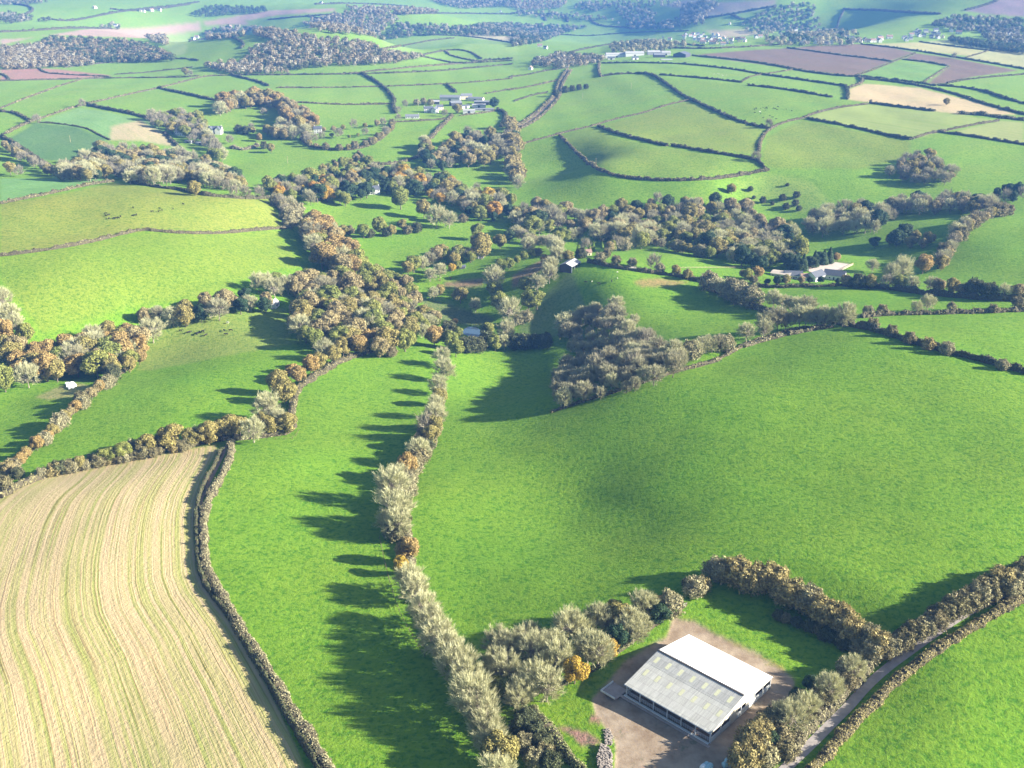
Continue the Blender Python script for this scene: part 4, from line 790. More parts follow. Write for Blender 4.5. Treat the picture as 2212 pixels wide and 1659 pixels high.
HEDGES = [
 (LANE_HEDGE.replace("5:950,520", "5:965,560"), 1.8, 1.2, 'hdark', "narrow dark hedge curving down the edge of the stubble field"),
 ("0:497,955 500,985 485,1020 465,1055 446,1090 440,1130 440,1180 444,1225 463,1265 492,1310 520,1360 553,1410 580,1450 606,1495 632,1545 662,1590 690,1630 720,1680", 1.9, 3.0, 'hpale', "broad pale hedge bank curving beside the green strip field"),
 ("5:0,770 60,730 150,695 260,655 400,615 560,583 680,562 800,545 950,520", 2.2, 3.5, 'hbrown', "brown hedge along the top of the stubble field"),
 ("5:950,520 1020,515 1130,508 1250,490 1262,440", 3, 4, 'hbrown', "brown hedge at the bend above the green strip field"),
 ("5:1262,440 1258,400 1275,330 1300,285 1360,250 1450,190 1560,152 1650,122", 2.5, 3.5, 'hbrown', "brown hedge under the bent row of rusty trees"),
 ("5:20,655 95,595 175,535 235,485 275,438 345,368 425,298 485,258 545,215", 2.2, 3, 'hbrown', "rusty hedge beside the triangular paddock"),
 ("0:958,835 952,880 948,920 935,960 905,1000 885,1030 872,1070 868,1110 880,1160 880,1200 890,1240 905,1280 925,1330 950,1380 985,1440 1015,1500 1045,1560 1075,1620 1095,1680", 2.2, 3.2, 'hpale', "pale hedge under the long middle row"),
 ("6:170,400 300,355 420,322 560,272 700,227 860,187 920,157 1000,112 1100,77 1200,48 1350,25", 1.6, 2.0, 'hbrown', "low brown hedge over the brow of the big pasture"),
 ("6:1385,12 1480,32 1560,48 1640,72 1720,97 1800,118 1880,142 1960,162 2060,187 2140,207 2240,240", 3.0, 3.0, 'hdark', "dark hedge between the big pasture and the far meadow"),
 ("d:640,1040 760,1050 900,1060 1060,1040 1240,1020 1420,1000", 4, 4, 'hdark', "dark tall hedge below the hidden pond"),
 ("4:1510,682 1620,670 1800,667 2000,662 2240,652", 2.5, 3, 'hbrown', "brown hedge below the smooth meadow"),
 ("4:1430,545 1600,556 1760,578 1900,592 2050,605 2240,612", 3.5, 4, 'hdark', "dark tall hedge along the far lane below the arena"),
 ("4:1060,548 1180,552 1300,548 1430,545", 2.2, 3, 'hbrown', "brown hedge in front of the riding yard"),
 ("4:330,442 450,467 560,484 700,500 830,530", 2.6, 3, 'hdark', "dark hedge running down from the small open barn"),
 ("4:830,550 950,600 1050,640 1120,670 1250,690 1390,705", 3, 4, 'hpale', "pale thick hedge under the bare rows"),
 ("4:1000,810 1120,772 1250,745 1380,722", 2, 3, 'hpale', "pale hedge on the brow below the bare row"),
 ("4:1850,470 1875,415 1905,365 1945,325 1995,275 2085,235 2150,218", 2.5, 3.5, 'hbrown', "brown hedge climbing beside the steep paddock"),
 ("a:1750,215 1850,190", 2.0, 2.5, 'hgold', "short golden hedge at the yard corner"),
 ("0:1545,1235 1560,1245 1600,1250 1650,1266 1700,1288 1750,1310 1790,1328 1830,1352 1870,1372 1898,1390 1915,1402", 3.0, 3.5, 'hgold', "tall golden brown hedge above the shaded paddock"),
 ("0:1905,1400 1960,1372 2000,1340 2050,1312 2100,1288 2150,1262 2212,1235 2280,1205", 2.6, 4.5, 'hbrown', "thick brown hedge along the upper side of the lane"),
 ("0:1690,1640 1720,1600 1760,1560 1800,1520 1850,1470 1905,1405", 2.0, 3.5, 'hpale', "rough pale hedge between the yard and the lane"),
 ("0:1740,1680 1790,1625 1840,1570 1880,1530 1920,1490 1970,1445 2020,1405 2080,1365 2140,1330 2212,1292 2290,1250", 1.9, 2.6, 'hgold', "rusty low hedge between the lane and the corner field"),
 ("a:640,1060 760,1010 900,940 1000,900 1110,830 1230,740 1350,640 1500,550 1640,440", 1.0, 1.0, 'verge', "low green bank hedge along the barn drive"),
 ("a:540,1200 580,1260 640,1340 700,1420 760,1500 830,1580 900,1660 960,1760", 2.4, 3.2, 'verge', "grassy topped bank beside the muddy grass plot"),
 # upper left quarter
 ("3:0,190 100,170 200,150 300,128 400,105 490,95", 2, 3, 'hbrown', "brown hedge below the pale winter crop"),
 ("3:560,100 640,112 720,125 790,132 850,150 950,160 1060,168 1170,165", 2.5, 3, 'hdark', "dark hedge above the cattle pasture"),
 ("3:0,415 150,398 300,375 420,350 540,318 610,302 700,312 800,318 900,318 1000,315 1100,302 1235,295", 1.8, 2.4, 'hbrown', "long brown hedge between the two left pastures"),
 ("1:0,350 190,346 360,342 480,338 780,336 860,328", 2, 3, 'hdark', "dark hedge between the brown field and the green plateau"),
 ("1:0,470 60,445 180,400 270,368 360,342", 1.6, 2.5, 'hbrown', "thin brown hedge crossing the left plateau"),
 ("1:20,580 60,555 130,525 190,508 300,470 370,450 420,440 560,408 700,378 790,355 880,330 1000,325", 1.8, 2.8, 'hbrown', "long diagonal brown hedge climbing to the plateau"),
 ("1:375,455 450,470 560,492 640,512 690,540", 3.2, 4, 'hdark', "dark hedge above the bare crop field"),
 ("1:0,483 60,487 100,505 130,522", 2.5, 4, 'hdark', "short dark hedge at the left border"),
 ("1:688,382 760,398 850,418 945,437", 3, 4, 'hdark', "dark hedge running into the crescent wood"),
 ("1:1000,325 1060,340 1110,352 1160,372", 3, 4, 'hdark', "short dark hedge above the crescent wood"),
 ("1:1000,325 1160,325 1400,322 1560,320 1700,316 1900,308 2060,293 2212,278", 2.2, 3.5, 'hdark', "long dark hedge along the plateau edge"),
 ("1:1200,380 1350,380 1500,378 1640,375 1780,370 1950,362 2060,355 2212,340", 1.8, 3, 'hbrown', "brown hedge across the middle of the plateau"),
 ("1:1562,320 1610,345 1650,370 1690,410 1705,435 1697,460 1710,490", 3.2, 4.5, 'hdark', "thick dark hedge running down the plateau"),
 ("1:1285,443 1400,450 1520,454 1690,450", 2, 3, 'hbrown', "brown hedge below the middle plateau field"),
 ("1:1930,365 1950,382 1970,400", 3, 4, 'hdark', "stub of dark hedge above the farmyard"),
 ("1:170,530 250,535 330,545 390,560 430,585 475,605", 1.5, 2, 'hdark', "thin hedge round the dull green field"),
 ("1:30,577 100,541 170,511", 2, 3, 'hbrown', "brown hedge beside the dull green field"),
 ("1:0,590 70,625 150,680 240,735", 3, 5, 'hdark', "dark hedge under the far left trees"),
 ("1:1550,660 1580,695 1640,712 1700,710 1780,690 1830,668", 2.5, 4, 'hbrown', "curved brown hedge at the foot of the farm meadow"),
 ("1:1860,600 1890,565 1930,525 1955,500", 3, 5, 'hbrown', "thick hedge climbing to the farmyard"),
 ("1:1300,600 1330,630 1400,645 1500,650 1580,637 1640,605 1690,565 1700,525", 2.5, 4, 'hbrown', "curved hedge round the orchard"),
 ("1:1710,528 1800,524 1920,516", 2, 3, 'hbrown', "hedge in front of the farm cottage"),
 ("1:1000,640 1060,650 1110,632", 3, 6, 'hpale', "short scrubby hedge in the villa meadow"),
 ("1:2150,478 2180,485 2185,515 2165,550", 3.5, 5, 'hdark', "dark hedge east of the farmyard"),
 ("1:1990,500 2080,490 2150,478", 1.8, 3, 'hbrown', "low hedge below the farm sheds"),
 ("1:2100,405 2212,385", 1.8, 3, 'hbrown', "low hedge beyond the farmyard"),
 ("1:-20,320 25,325 40,348", 2.5, 4, 'hdark', "short dark hedge at the brown field's end"),
 ("1:170,295 190,315 260,322 380,328 470,332", 2, 3.5, 'hdark', "thin hedge dividing the brown fields"),
 ("1:280,292 450,272 600,264 700,256 800,253 855,262", 2, 3.5, 'hdark', "thin hedge round the far green field"),
 ("1:500,322 620,316 700,306 830,292", 2, 3.5, 'hdark', "hedge below the far green field"),
 ("1:710,575 735,600 780,645", 2.5, 4, 'hdark', "short hedge at the villa drive"),
 ("1:1440,700 1500,722 1560,712 1640,716", 2.5, 4, 'hdark', "hedge below the villa meadow"),
 # upper right quarter
 ("2:380,332 440,322 540,318 600,321 650,350 700,390 760,427 830,457 900,492 960,517 1020,537 1100,555", 2.8, 4, 'hdark', "long dark hedge over the crest of the hill"),
 ("2:640,324 720,330 820,338 920,348 990,357", 2.4, 3.5, 'hdark', "dark hedge above the cattle on the hill"),
 ("2:10,632 120,602 230,572 350,545 450,514 560,492 640,464 700,447 765,434", 1.8, 3, 'hbrown', "long brown hedge slanting up the hill"),
 ("2:375,547 430,572 500,592 590,614 670,632", 2.8, 4, 'hdark', "dark hedge between the two hill fields"),
 ("2:690,630 780,645 900,665 1000,682 1060,692", 2.5, 3.5, 'hdark', "dark hedge continuing past the field gate"),
 ("2:205,587 240,622 280,662 330,707 400,747 500,772 620,780 760,780 880,774 980,757 1080,740 1105,736", 2.5, 3.2, 'hbrown', "long curved hedge at the foot of the hill fields"),
 ("2:1055,692 1080,716 1105,736", 2.5, 3.5, 'hdark', "short dark hedge at the hill field corner"),
 ("2:1067,655 1070,620 1088,580 1122,552 1180,527 1260,512 1300,492 1400,467 1535,450", 2.0, 3.2, 'hbrown', "brown hedge curving up to the pale field"),
 ("2:1275,514 1380,532 1500,557 1600,582 1720,604", 2.6, 3.5, 'hdark', "dark hedge below the striped straw field"),
 ("2:1725,602 1800,577 1860,569 1960,546 2100,523", 2, 3, 'hbrown', "brown hedge at the end of the striped straw field"),
 ("2:1845,571 1940,584 2060,602 2240,630", 2.4, 3.5, 'hdark', "dark hedge below the right hand straw field"),
 ("2:1545,446 1640,459 1820,481", 2.6, 3.5, 'hdark', "dark hedge above the striped straw field"),
 ("2:390,274 500,272 620,273 740,277 860,289 980,303 1070,321 1180,336 1300,353 1440,373", 2.4, 3.5, 'hdark', "dark hedge under the industrial yard"),
 ("2:990,355 1030,330 1100,320 1210,302", 1.6, 2.5, 'hbrown', "thin brown hedge joining two hill hedges"),
 ("2:780,241 900,253 1020,266 1150,286 1240,306 1360,323 1500,334", 2.6, 3.8, 'hdark', "dark hedge along the ploughed field"),
 ("2:1440,373 1452,400 1447,430", 3, 4, 'hdark', "dark hedge at the end of the narrow field"),
 ("2:1500,335 1520,357 1455,380", 2.5, 4, 'hbrown', "brown hedge corner by the pale stubble"),
 ("2:1020,369 1150,383 1270,401 1380,421", 2.5, 3.5, 'hdark', "dark hedge below the narrow field"),
 ("2:1190,208 1300,222 1430,240 1560,255 1640,266", 2.2, 3.2, 'hdark', "dark hedge between the two ploughed fields"),
 ("2:1475,331 1540,311 1640,271 1740,231", 1.8, 2.5, 'hbrown', "thin hedge at the end of the ploughed field"),
 ("2:1510,192 1640,205 1760,222 1900,246 2060,272 2240,303", 2.4, 3.5, 'hdark', "dark hedge between the tan and ploughed fields"),
 ("2:1510,342 1640,352 1760,370 1900,402 2000,437 2100,467 2240,502", 2.6, 4, 'hdark', "dark hedge above the pale stubble"),
 ("2:1480,330 1640,345 1780,362 1830,372", 2.6, 4, 'hdark', "dark double hedge by the green triangle field"),
 ("2:1690,258 1790,268 1875,285", 2.2, 3.2, 'hdark', "dark hedge above the green triangle field"),
 ("2:1770,362 1830,321 1890,286", 1.6, 2.5, 'hpale', "pale hedge beside the green triangle field"),
 ("2:1840,371 1940,377 2040,394 2130,427 2240,455", 2.6, 4, 'hdark', "dark hedge across the right hand green field"),
 ("2:1880,361 1980,341 2240,320", 2, 3, 'hdark', "dark hedge below the right hand ploughed field"),
 ("2:1930,492 2030,497 2130,512 2240,524", 3.5, 7, 'hpale', "bushy grey hedge beside the pale stubble"),
 ("2:1760,182 1900,200 2080,222", 2.2, 3.5, 'hdark', "dark hedge between the tan fields"),
 ("2:1960,250 2080,213", 1.6, 3, 'hbrown', "thin hedge at the end of the tan field"),
 ("2:22,545 80,508 138,460 186,410 196,370 210,340 240,300", 2.5, 3.5, 'hbrown', "brown hedge on the shaded side of the hill lane"),
 ("2:30,560 95,528 155,478 205,425 215,375 228,345 256,305", 2.5, 3.5, 'hbrown', "brown hedge on the sunny side of the hill lane"),
 ("2:378,275 372,300 382,332", 3, 4, 'hbrown', "short thick hedge beside the hill lane field"),
 ("2:-10,390 100,371 200,346", 2, 3, 'hbrown', "hedge beyond the wooded coombe"),
 ("2:10,438 90,411 150,401", 2, 3, 'hdark', "hedge above the wooded coombe"),
 ("2:-10,334 60,326 130,309 220,296", 2, 3, 'hdark', "hedge crossing to the hill lane"),
 ("2:120,148 260,152 330,157 480,142 760,134", 2.5, 5, 'hdark', "far dark hedge above the long green ridge"),
 ("2:200,240 300,215 420,192 560,182 700,187 830,200", 2.5, 5, 'hdark', "far hedge over the long green ridge"),
 ("2:500,215 640,205 800,212 1000,205 1180,192", 2.5, 5, 'hbrown', "far hedge below the village fields"),
 ("1:1640,215 1760,195 1860,175 1960,165", 2.5, 4, 'hbrown', "far hedge between the terraced hill fields"),
 ("1:1820,240 1900,222 1960,215 2030,222 2080,255", 2.5, 4, 'hdark', "far hedge round the small terraced field"),
 ("1:1740,152 1900,152 2000,156 2120,170 2240,192", 2.5, 4, 'hdark', "far hedge on top of the terraced hill"),
 ("1:1480,322 1640,305 1800,290 2000,275 2212,262", 2.2, 4, 'hbrown', "far hedge at the foot of the terraced hill"),
 ("1:1800,240 1900,262 2000,280 2080,262 2212,255", 3, 4, 'hdark', "far dark hedge under the terraced hill"),
 ("1:1925,222 1950,245 2080,268", 2.5, 4, 'hbrown', "far short hedge crossing the terraced hill"),
 ("1:1160,85 1300,72 1400,66 1450,62", 3, 6, 'hdark', "far hedge above the great wood"),
 ("1:1320,68 1430,92", 3, 6, 'hdark', "far stub of hedge above the great wood"),
 ("1:0,80 90,75 150,45 120,25 60,20", 4, 7, 'hdark', "hazy hedge on the farthest left slope"),
 ("1:180,80 300,95 420,70 520,50 760,25 860,10", 4, 7, 'hdark', "hazy hedge along the farthest ridge field"),
 ("1:0,140 180,132 300,122 480,125", 4, 7, 'hdark', "hazy hedge above the far pale field"),
 ("1:480,40 560,50 700,38 820,20", 4, 8, 'hdark', "hazy hedge by the far farmstead"),
 ("1:1360,20 1560,15 1760,28", 4, 8, 'hdark', "hazy hedge on the central ridge"),
 ("1:1700,62 1900,58 2212,62", 4, 8, 'hdark', "hazy hedge over the central green field"),
 ("1:820,180 940,160 1000,158 1060,190 1040,210", 3, 5, 'hdark', "hazy hedge round the shaded valley field"),
 ("2:1430,42 1600,45 1700,55 1850,62", 4, 8, 'hdark', "hazy hedge across the far right hill"),
 ("2:1435,42 1415,80 1400,130", 3, 6, 'hdark', "hazy hedge running down the far right hill"),
 ("2:0,58 130,58 145,90", 4, 8, 'hdark', "hazy hedge in the valley centre"),
 ("2:150,60 230,65 240,95", 4, 8, 'hdark', "hazy hedge beside the small valley field"),
 ("2:820,80 960,60 1060,40 1140,28", 4, 8, 'hdark', "hazy hedge below the far tan field"),
 ("2:950,68 1000,85", 4, 8, 'hdark', "hazy stub of hedge by the far tan field"),
 ("2:330,70 360,110 480,118 520,125", 3, 7, 'hdark', "hazy hedge round the valley meadow"),
 ("2:1960,45 2060,20 2100,0", 4, 8, 'hdark', "hazy hedge beside the far ploughed hill"),
]
for h_ in HEDGES: hedge(*h_)
# ------------------------------------------------------------------ lane, pond, arena
def ribbon(name, s, wd, mat, zoff, label, step=3.0, cat="road"):
    L = world_line(s, step); tn = np.gradient(L, axis=0); tn /= np.linalg.norm(tn, axis=1)[:, None]; nr = np.stack([-tn[:, 1], tn[:, 0]], 1)
    k = 5; V = []
    for j in range(k):
        q = L + nr * ((j / (k - 1) - .5) * wd); V.append(np.column_stack([q, hz(q[:, 0], q[:, 1]) + zoff + (0.04 if j == 2 else 0)]))
    V = np.stack(V, 1); n = len(L); i_ = np.arange(n - 1)[:, None] * k + np.arange(k - 1)[None]
    Q = np.stack([i_, i_ + k, i_ + k + 1, i_ + 1], -1).reshape(-1, 4)
    return tag(obj(name, np_mesh(name, V.reshape(-1, 3), Q, None, [mat], True)), label, cat, kind="structure")
M_lane = simple_mat("lane_surface", (0.30, 0.27, 0.25), 0.22, .5, 0.9)
M_dirt = simple_mat("dirt", (0.26, 0.19, 0.13), 0.25, .4, 0.95)
ribbon("lane", "0:1665,1700 1697,1659 1747,1613 1803,1556 1834,1526 1866,1488 1912,1446 1964,1408 2012,1373 2060,1340 2110,1312 2145,1295 2208,1268 2290,1232", 2.9, M_lane, .1, "narrow grey lane between hedges")
ribbon("track", "2:26,552 88,514 147,464 196,412 206,372 219,342 248,302", 4.5, M_dirt, .2, "brown hill lane between two hedges", 6)
ribbon("track", "5:975,545 965,580 940,630 905,700 870,770 857,830 857,930 862,1050 885,1130 935,1200 985,1262", 1.6, M_dirt, .1, "thin earth path along the curving hedge", 2)
ribbon("track", "1:2100,298 2200,282 2260,270", 4, M_dirt, .2, "far lane", 8) if False else None
m, t, b = new_mat("water", 0.06, 0.5); b.inputs["Base Color"].default_value = (0.05, 0.085, 0.12, 1)
P = ground(px("d:670,935 720,905 800,905 845,940 850,990 810,1015 730,1012 680,985"), 0)[:, :2]; zc = float(hz(*P.mean(0))) + .5
mb = MB(); mb.add(np.column_stack([np.vstack([P, P.mean(0)]), np.full(len(P) + 1, zc)]), T=[(i, (i + 1) % len(P), len(P)) for i in range(len(P))][::1])
tag(mb.build("pond", m), "small blue pond among trees", "pond", kind="structure")
M_sand = simple_mat("sand", (0.46, 0.40, 0.34), .12, .3)
W = ground(px("0:1741,583 1793,565 1843,572 1806,590 1765,596"))[:, :2]; zc = float(hz(W[:, 0], W[:, 1]).max()) + .25
mb = MB(); cA = W.mean(0); Vt = np.vstack([np.column_stack([W, np.full(5, zc)]), [[*cA, zc]], np.column_stack([W, np.full(5, zc - 3)])])
mb.add(Vt, Q=[(i, 6 + i, 6 + (i + 1) % 5, (i + 1) % 5) for i in range(5)], T=[(i, (i + 1) % 5, 5) for i in range(5)])
tag(mb.build("riding_arena", M_sand), "pale sand riding arena", "arena", kind="structure")
M_wood = simple_mat("fence_wood", (0.42, 0.34, 0.22), .2, 3); M_oldwood = simple_mat("old_wood", (0.17, 0.13, 0.09), .2, 3)
def fence(line, label, step=2.5, h=1.3, mat=None, rails=(0.5, 1.0), z=None, rt=.05, name="fence", board=False):
    L = densify(np.asarray(line), 1e9); dl = np.concatenate([[0], np.cumsum(np.linalg.norm(np.diff(line, axis=0), axis=1))]); n = max(2, int(dl[-1] / step) + 1)
    u = np.linspace(0, dl[-1], n); X = np.interp(u, dl, line[:, 0]); Y = np.interp(u, dl, line[:, 1]); Z = hz(X, Y) if z is None else np.full(n, z)
    root = empty(name, (X[0], Y[0], Z[0])); tag(root, label, "fence", "fences"); o = np.array([X[0], Y[0], Z[0]])
    pm_ = MB().box(-.08, .08, -.08, .08, -.3, h).mesh("post", [mat or M_wood])
    for i in range(min(n, 90)): obj("post", pm_, root, (X[i] - o[0], Y[i] - o[1], Z[i] - o[2]))
    for rz_ in rails:
        mb = MB(); mb.tube(np.column_stack([X, Y, Z + rz_]) - o, rt, 4); mb.build("rail", mat or M_wood, root)
    return root
fence(W[[0, 1]], "pale board fence on the long far side of the sand arena", 2.5, 1.8, M_wood, (.4, .8, 1.2, 1.6), zc, .17)
fence(W[[1, 2]], "pale rail fence on the short far side of the sand arena", 2.5, 1.4, M_wood, (.5, 1.0), zc, .08)
fence(W[[2, 3]], "pale rail fence on the near side of the sand arena", 2.5, 1.5, M_wood, (.4, .8, 1.2), zc, .12)
fence(world_line("7:1640,185 1665,300 1690,400 1730,520 1790,620 1835,695", 3), "post and wire fence in the shadow of the long middle row", 3.2, 1.2, M_oldwood, (.5, 1.05), rt=.025)
fence(world_line("5:1290,480 1270,520 1130,515 1040,522", 3), "low wire fence at the bend of the green strip", 4, 1.1, M_oldwood, (.5, 1.0), rt=.02)
fence(world_line("d:1660,-10 1900,-20", 3), "pale rail fence beyond the small barn", 4, 1.2, M_wood, (.5, 1.0), rt=.06) if False else None
fence(world_line("4:700,470 800,468 1000,468", 4), "pale rail fence in the meadow by the riding yard", 4, 1.3, M_wood, (.6, 1.1), rt=.07)
# ------------------------------------------------------------------ the big barn
def wave_roof(name, base, dark, scale=6.0, rough=.6, sheet=.55):
    m, t, b = new_mat(name, rough, .08); co = ncoord(t); s = t.nodes.new("ShaderNodeSeparateXYZ"); t.links.new(co, s.inputs[0])
    n1 = nnoise(t, .8, 4, .6, co); cx = t.nodes.new("ShaderNodeCombineXYZ"); t.links.new(s.outputs[0], cx.inputs[0]); t.links.new(nmath(t, 'MULTIPLY', s.outputs[1], .06), cx.inputs[1])
    st = nnoise(t, 2.6, 4, .75, cx.outputs[0])
    c = nmix(t, nmap(t, st, .35, .65, 0, 1), dark, base); c = nmix(t, nmap(t, n1, .4, .7, 0, .5), c, tuple(v * .8 for v in base))
    # sheet rows: the upper sheets are greyer and more weathered
    cc = t.nodes.new("ShaderNodeCombineXYZ"); t.links.new(nmath(t, 'FLOOR', nmath(t, 'MULTIPLY', s.outputs[0], .9)), cc.inputs[0]); t.links.new(nmath(t, 'FLOOR', nmath(t, 'MULTIPLY', s.outputs[1], .42)), cc.inputs[1])
    wn = t.nodes.new("ShaderNodeTexWhiteNoise"); t.links.new(cc.outputs[0], wn.inputs["Vector"])
    c2 = nmix(t, nmath(t, 'MULTIPLY', wn.outputs["Value"], sheet), c, (.72, .72, .70), 'MULTIPLY')
    jn = nmath(t, 'GREATER_THAN', nmath(t, 'FRACT', nmath(t, 'MULTIPLY', s.outputs[1], .42)), .94)
    t.links.new(nmix(t, nmath(t, 'MULTIPLY', jn, sheet), c2, (.7, .7, .68), 'MULTIPLY'), b.inputs["Base Color"])
    return m
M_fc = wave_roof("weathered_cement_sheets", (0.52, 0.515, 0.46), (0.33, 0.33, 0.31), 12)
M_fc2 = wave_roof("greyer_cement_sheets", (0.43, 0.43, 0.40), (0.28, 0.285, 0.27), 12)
M_sunlit_roof = wave_roof("sunlit_roof_sheets", (0.86, 0.85, 0.83), (0.74, 0.74, 0.73), 12, .6, .2)  # sun glare on the far slope is put into this near-white colour
M_sky = simple_mat("skylight_sheet", (0.47, 0.47, 0.31), .12, 2, .7, .1)
M_clad = wave_roof("cream_cladding", (0.66, 0.62, 0.50), (0.50, 0.46, 0.38), 20, .6, .2)
M_conc = simple_mat("concrete", (0.50, 0.52, 0.50), .18, .7); M_steel = simple_mat("galvanised_steel", (0.42, 0.44, 0.46), .1, 2, .45)
M_dark = simple_mat("dark_interior", (0.05, 0.045, 0.045), .2, 1); M_slab = simple_mat("slab", (0.34, 0.28, 0.24), .2, .5)
BX, BY, BA = 50.85, 224.33, math.radians(-43.59)
barn = empty("cattle_barn", (BX, BY, 0), BA); tag(barn, "large cattle barn with a sunlit-white far roof and grey near roof of yellowish skylights", "barn")
HL, HW, EV, RG = 13.8, 14.8, 3.75, 6.62
def slope(sgn, y0, y1, mat, name, x0=-HL, x1=HL, lift=0.0, th=.12, nseg=110, parent=None):
    """a roof slope of corrugated sheets between distances y0..y1 from the ridge"""
    xs = np.linspace(x0, x1, nseg); zz = .012 * np.sign(np.sin(xs * 12)) if nseg > 10 else 0 * xs
    z = lambda y: RG - (RG - EV) * y / (HW + .4) + lift
    V = []; 
    for y in (y0, y1): V.append(np.column_stack([xs, np.full(nseg, sgn * y), z(y) + zz]))
    for y in (y0, y1): V.append(np.column_stack([xs, np.full(nseg, sgn * y), z(y) + zz - th]))
    V = np.concatenate(V); n = nseg; i = np.arange(n - 1); Q = [np.stack([i, i + 1, n + i + 1, n + i], 1), np.stack([2 * n + i, 3 * n + i, 3 * n + i + 1, 2 * n + i + 1], 1),
        np.stack([n + i, n + i + 1, 3 * n + i + 1, 3 * n + i], 1), np.stack([i, 2 * n + i, 2 * n + i + 1, i + 1], 1), np.array([[0, n, 3 * n, 2 * n], [n - 1, 3 * n - 1, 4 * n - 1, 2 * n - 1]])]
    if sgn < 0: Q = [q[:, ::-1] for q in Q]
    return obj(name, np_mesh(name, V, np.concatenate(Q), None, [mat]), parent or barn)
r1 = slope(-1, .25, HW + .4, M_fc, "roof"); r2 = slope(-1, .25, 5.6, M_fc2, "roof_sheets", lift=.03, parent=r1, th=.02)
r3 = slope(1, .25, HW + .4, M_sunlit_roof, "roof")
for row_, yy in enumerate((3.2, 8.6)):
    for k in range(7):
        x = -11.9 + k * 3.93 + (.3 if row_ else 0); slope(-1, yy - 1.15, yy + 1.15, M_sky, "skylight", x - .5, x + .5, .045, .012, 4, r1)
mb = MB()
for k in range(46):
    x = -HL + .3 + k * .6; mb.box(x, x + .34, -.34, .34, RG + .06, RG + .19)
mb.box(-HL, HL, -.2, .2, RG - .1, RG + .05)
mb.build("ridge_vent", M_dark, barn)
# +X gable
mb = MB(); gx = HL - .35
def zc_(y): return RG - (RG - EV) * abs(y) / (HW + .4) - .16
def cl(mb, y0, y1, z0):
    for a, b_ in ([(y0, min(y1, 0)), (max(y0, 0), y1)] if y0 < 0 < y1 else [(y0, y1)]):
        V = [(gx, a, z0), (gx, b_, z0), (gx, b_, zc_(b_)), (gx, a, zc_(a)), (gx - .1, a, z0), (gx - .1, b_, z0), (gx - .1, b_, zc_(b_)), (gx - .1, a, zc_(a))]
        mb.add(V, [(0, 1, 2, 3), (7, 6, 5, 4), (0, 4, 5, 1), (3, 2, 6, 7), (0, 3, 7, 4), (1, 5, 6, 2)])
for a, b_, z0 in ((-14.8, -5.6, 2.95), (-5.6, -2.0, .0), (-2.0, 2.2, 3.0), (2.2, 6.4, 1.5), (6.4, 14.8, 2.9)): cl(mb, a, b_, z0)
mb.build("gable_cladding", M_clad, barn)
mb = MB()
for a, b_ in ((-14.7, -5.7), (-1.9, 14.7)): mb.box(gx - .18, gx + .06, a, b_, 0, 1.5)
mb.build("gable_wall", M_conc, barn)
pst = MB().box(-.13, .13, -.13, .13, 0, EV - .1).mesh("post", [M_steel])
for y in (-14.6, -10, -5.6, 6.4, 10.5, 14.6): obj("post", pst, barn, (gx + .02, y, -.02))
# -X gable, mostly open
mb = MB(); gx = -HL + .35
for a, b_ in ((-14.8, 14.8),): cl(mb, a, b_, 3.0)
mb.build("gable_cladding", M_clad, barn)
mb = MB(); mb.box(-HL + .3, -HL + .5, -14.7, 14.7, 0, 1.3); mb.build("gable_wall", M_conc, barn)
mb = MB(); mb.box(-HL + .3, HL - .4, HW - .12, HW, 0, EV - .12); mb.build("rear_wall", M_clad, barn)
for k in range(7):
    for y in (-14.5, 0):
        o_ = obj("post", pst, barn, (-13.3 + k * 4.43, y, 0)); o_.scale = (1, 1, 1.0 if y else 1.75)
mb = MB()
for zz in (.55, .85, 1.15, 1.4): mb.tube([(-13.3, -14.35, zz), (13.2, -14.35, zz)], .045, 5)
for k in range(40): mb.tube([(-13.3 + k * .68, -14.35, .1), (-13.3 + k * .68, -14.35, 1.4)], .03, 4)
mb.build("feed_barrier", M_steel, barn)
mb = MB(); mb.box(-13.6, 13.4, -15.5, -14.9, 0, .35); mb.build("feed_kerb", M_conc, barn)
mb = MB(); mb.box(-13.4, 13.3, -14.2, 14.6, .03, .10); mb.build("bedding", simple_mat("straw_bedding", (0.22, .14, .09), .25, 1.5), barn)
mb = MB(); mb.tube([(-HL, -HW - .47, EV - .16), (HL, -HW - .47, EV - .16)], .09, 6); mb.build("gutter", M_steel, barn)
for y in (-7.4, 7.4):
    mb = MB(); mb.tube([(-HL + .4, y, (RG + EV) / 2 - .4), (HL - .4, y, (RG + EV) / 2 - .4)], .12, 5); mb.build("purlin", M_steel, barn)
mb = MB(); mb.box(-14.2, 14.2, -16.4, -15.5, .02, .12); mb.box(-19.3, -14.2, -18.4, -13, .02, .14)
c, s_ = math.cos(BA), math.sin(BA)
o_ = mb.build("concrete_apron", M_slab); o_.location = (BX, BY, .05); o_.rotation_euler = (0, 0, BA); tag(o_, "grey concrete apron round the cattle barn", "paving", kind="structure")
# low wall round the pad
mb = MB(); mb.box(-19.3, -19.1, -18.4, -13, 0, .6); mb.box(-19.1, -14.4, -18.4, -18.2, 0, .6)
o_ = mb.build("yard_wall", M_conc); o_.location = (BX, BY, .1); o_.rotation_euler = (0, 0, BA); tag(o_, "low concrete wall round the pad at the barn corner", "wall")
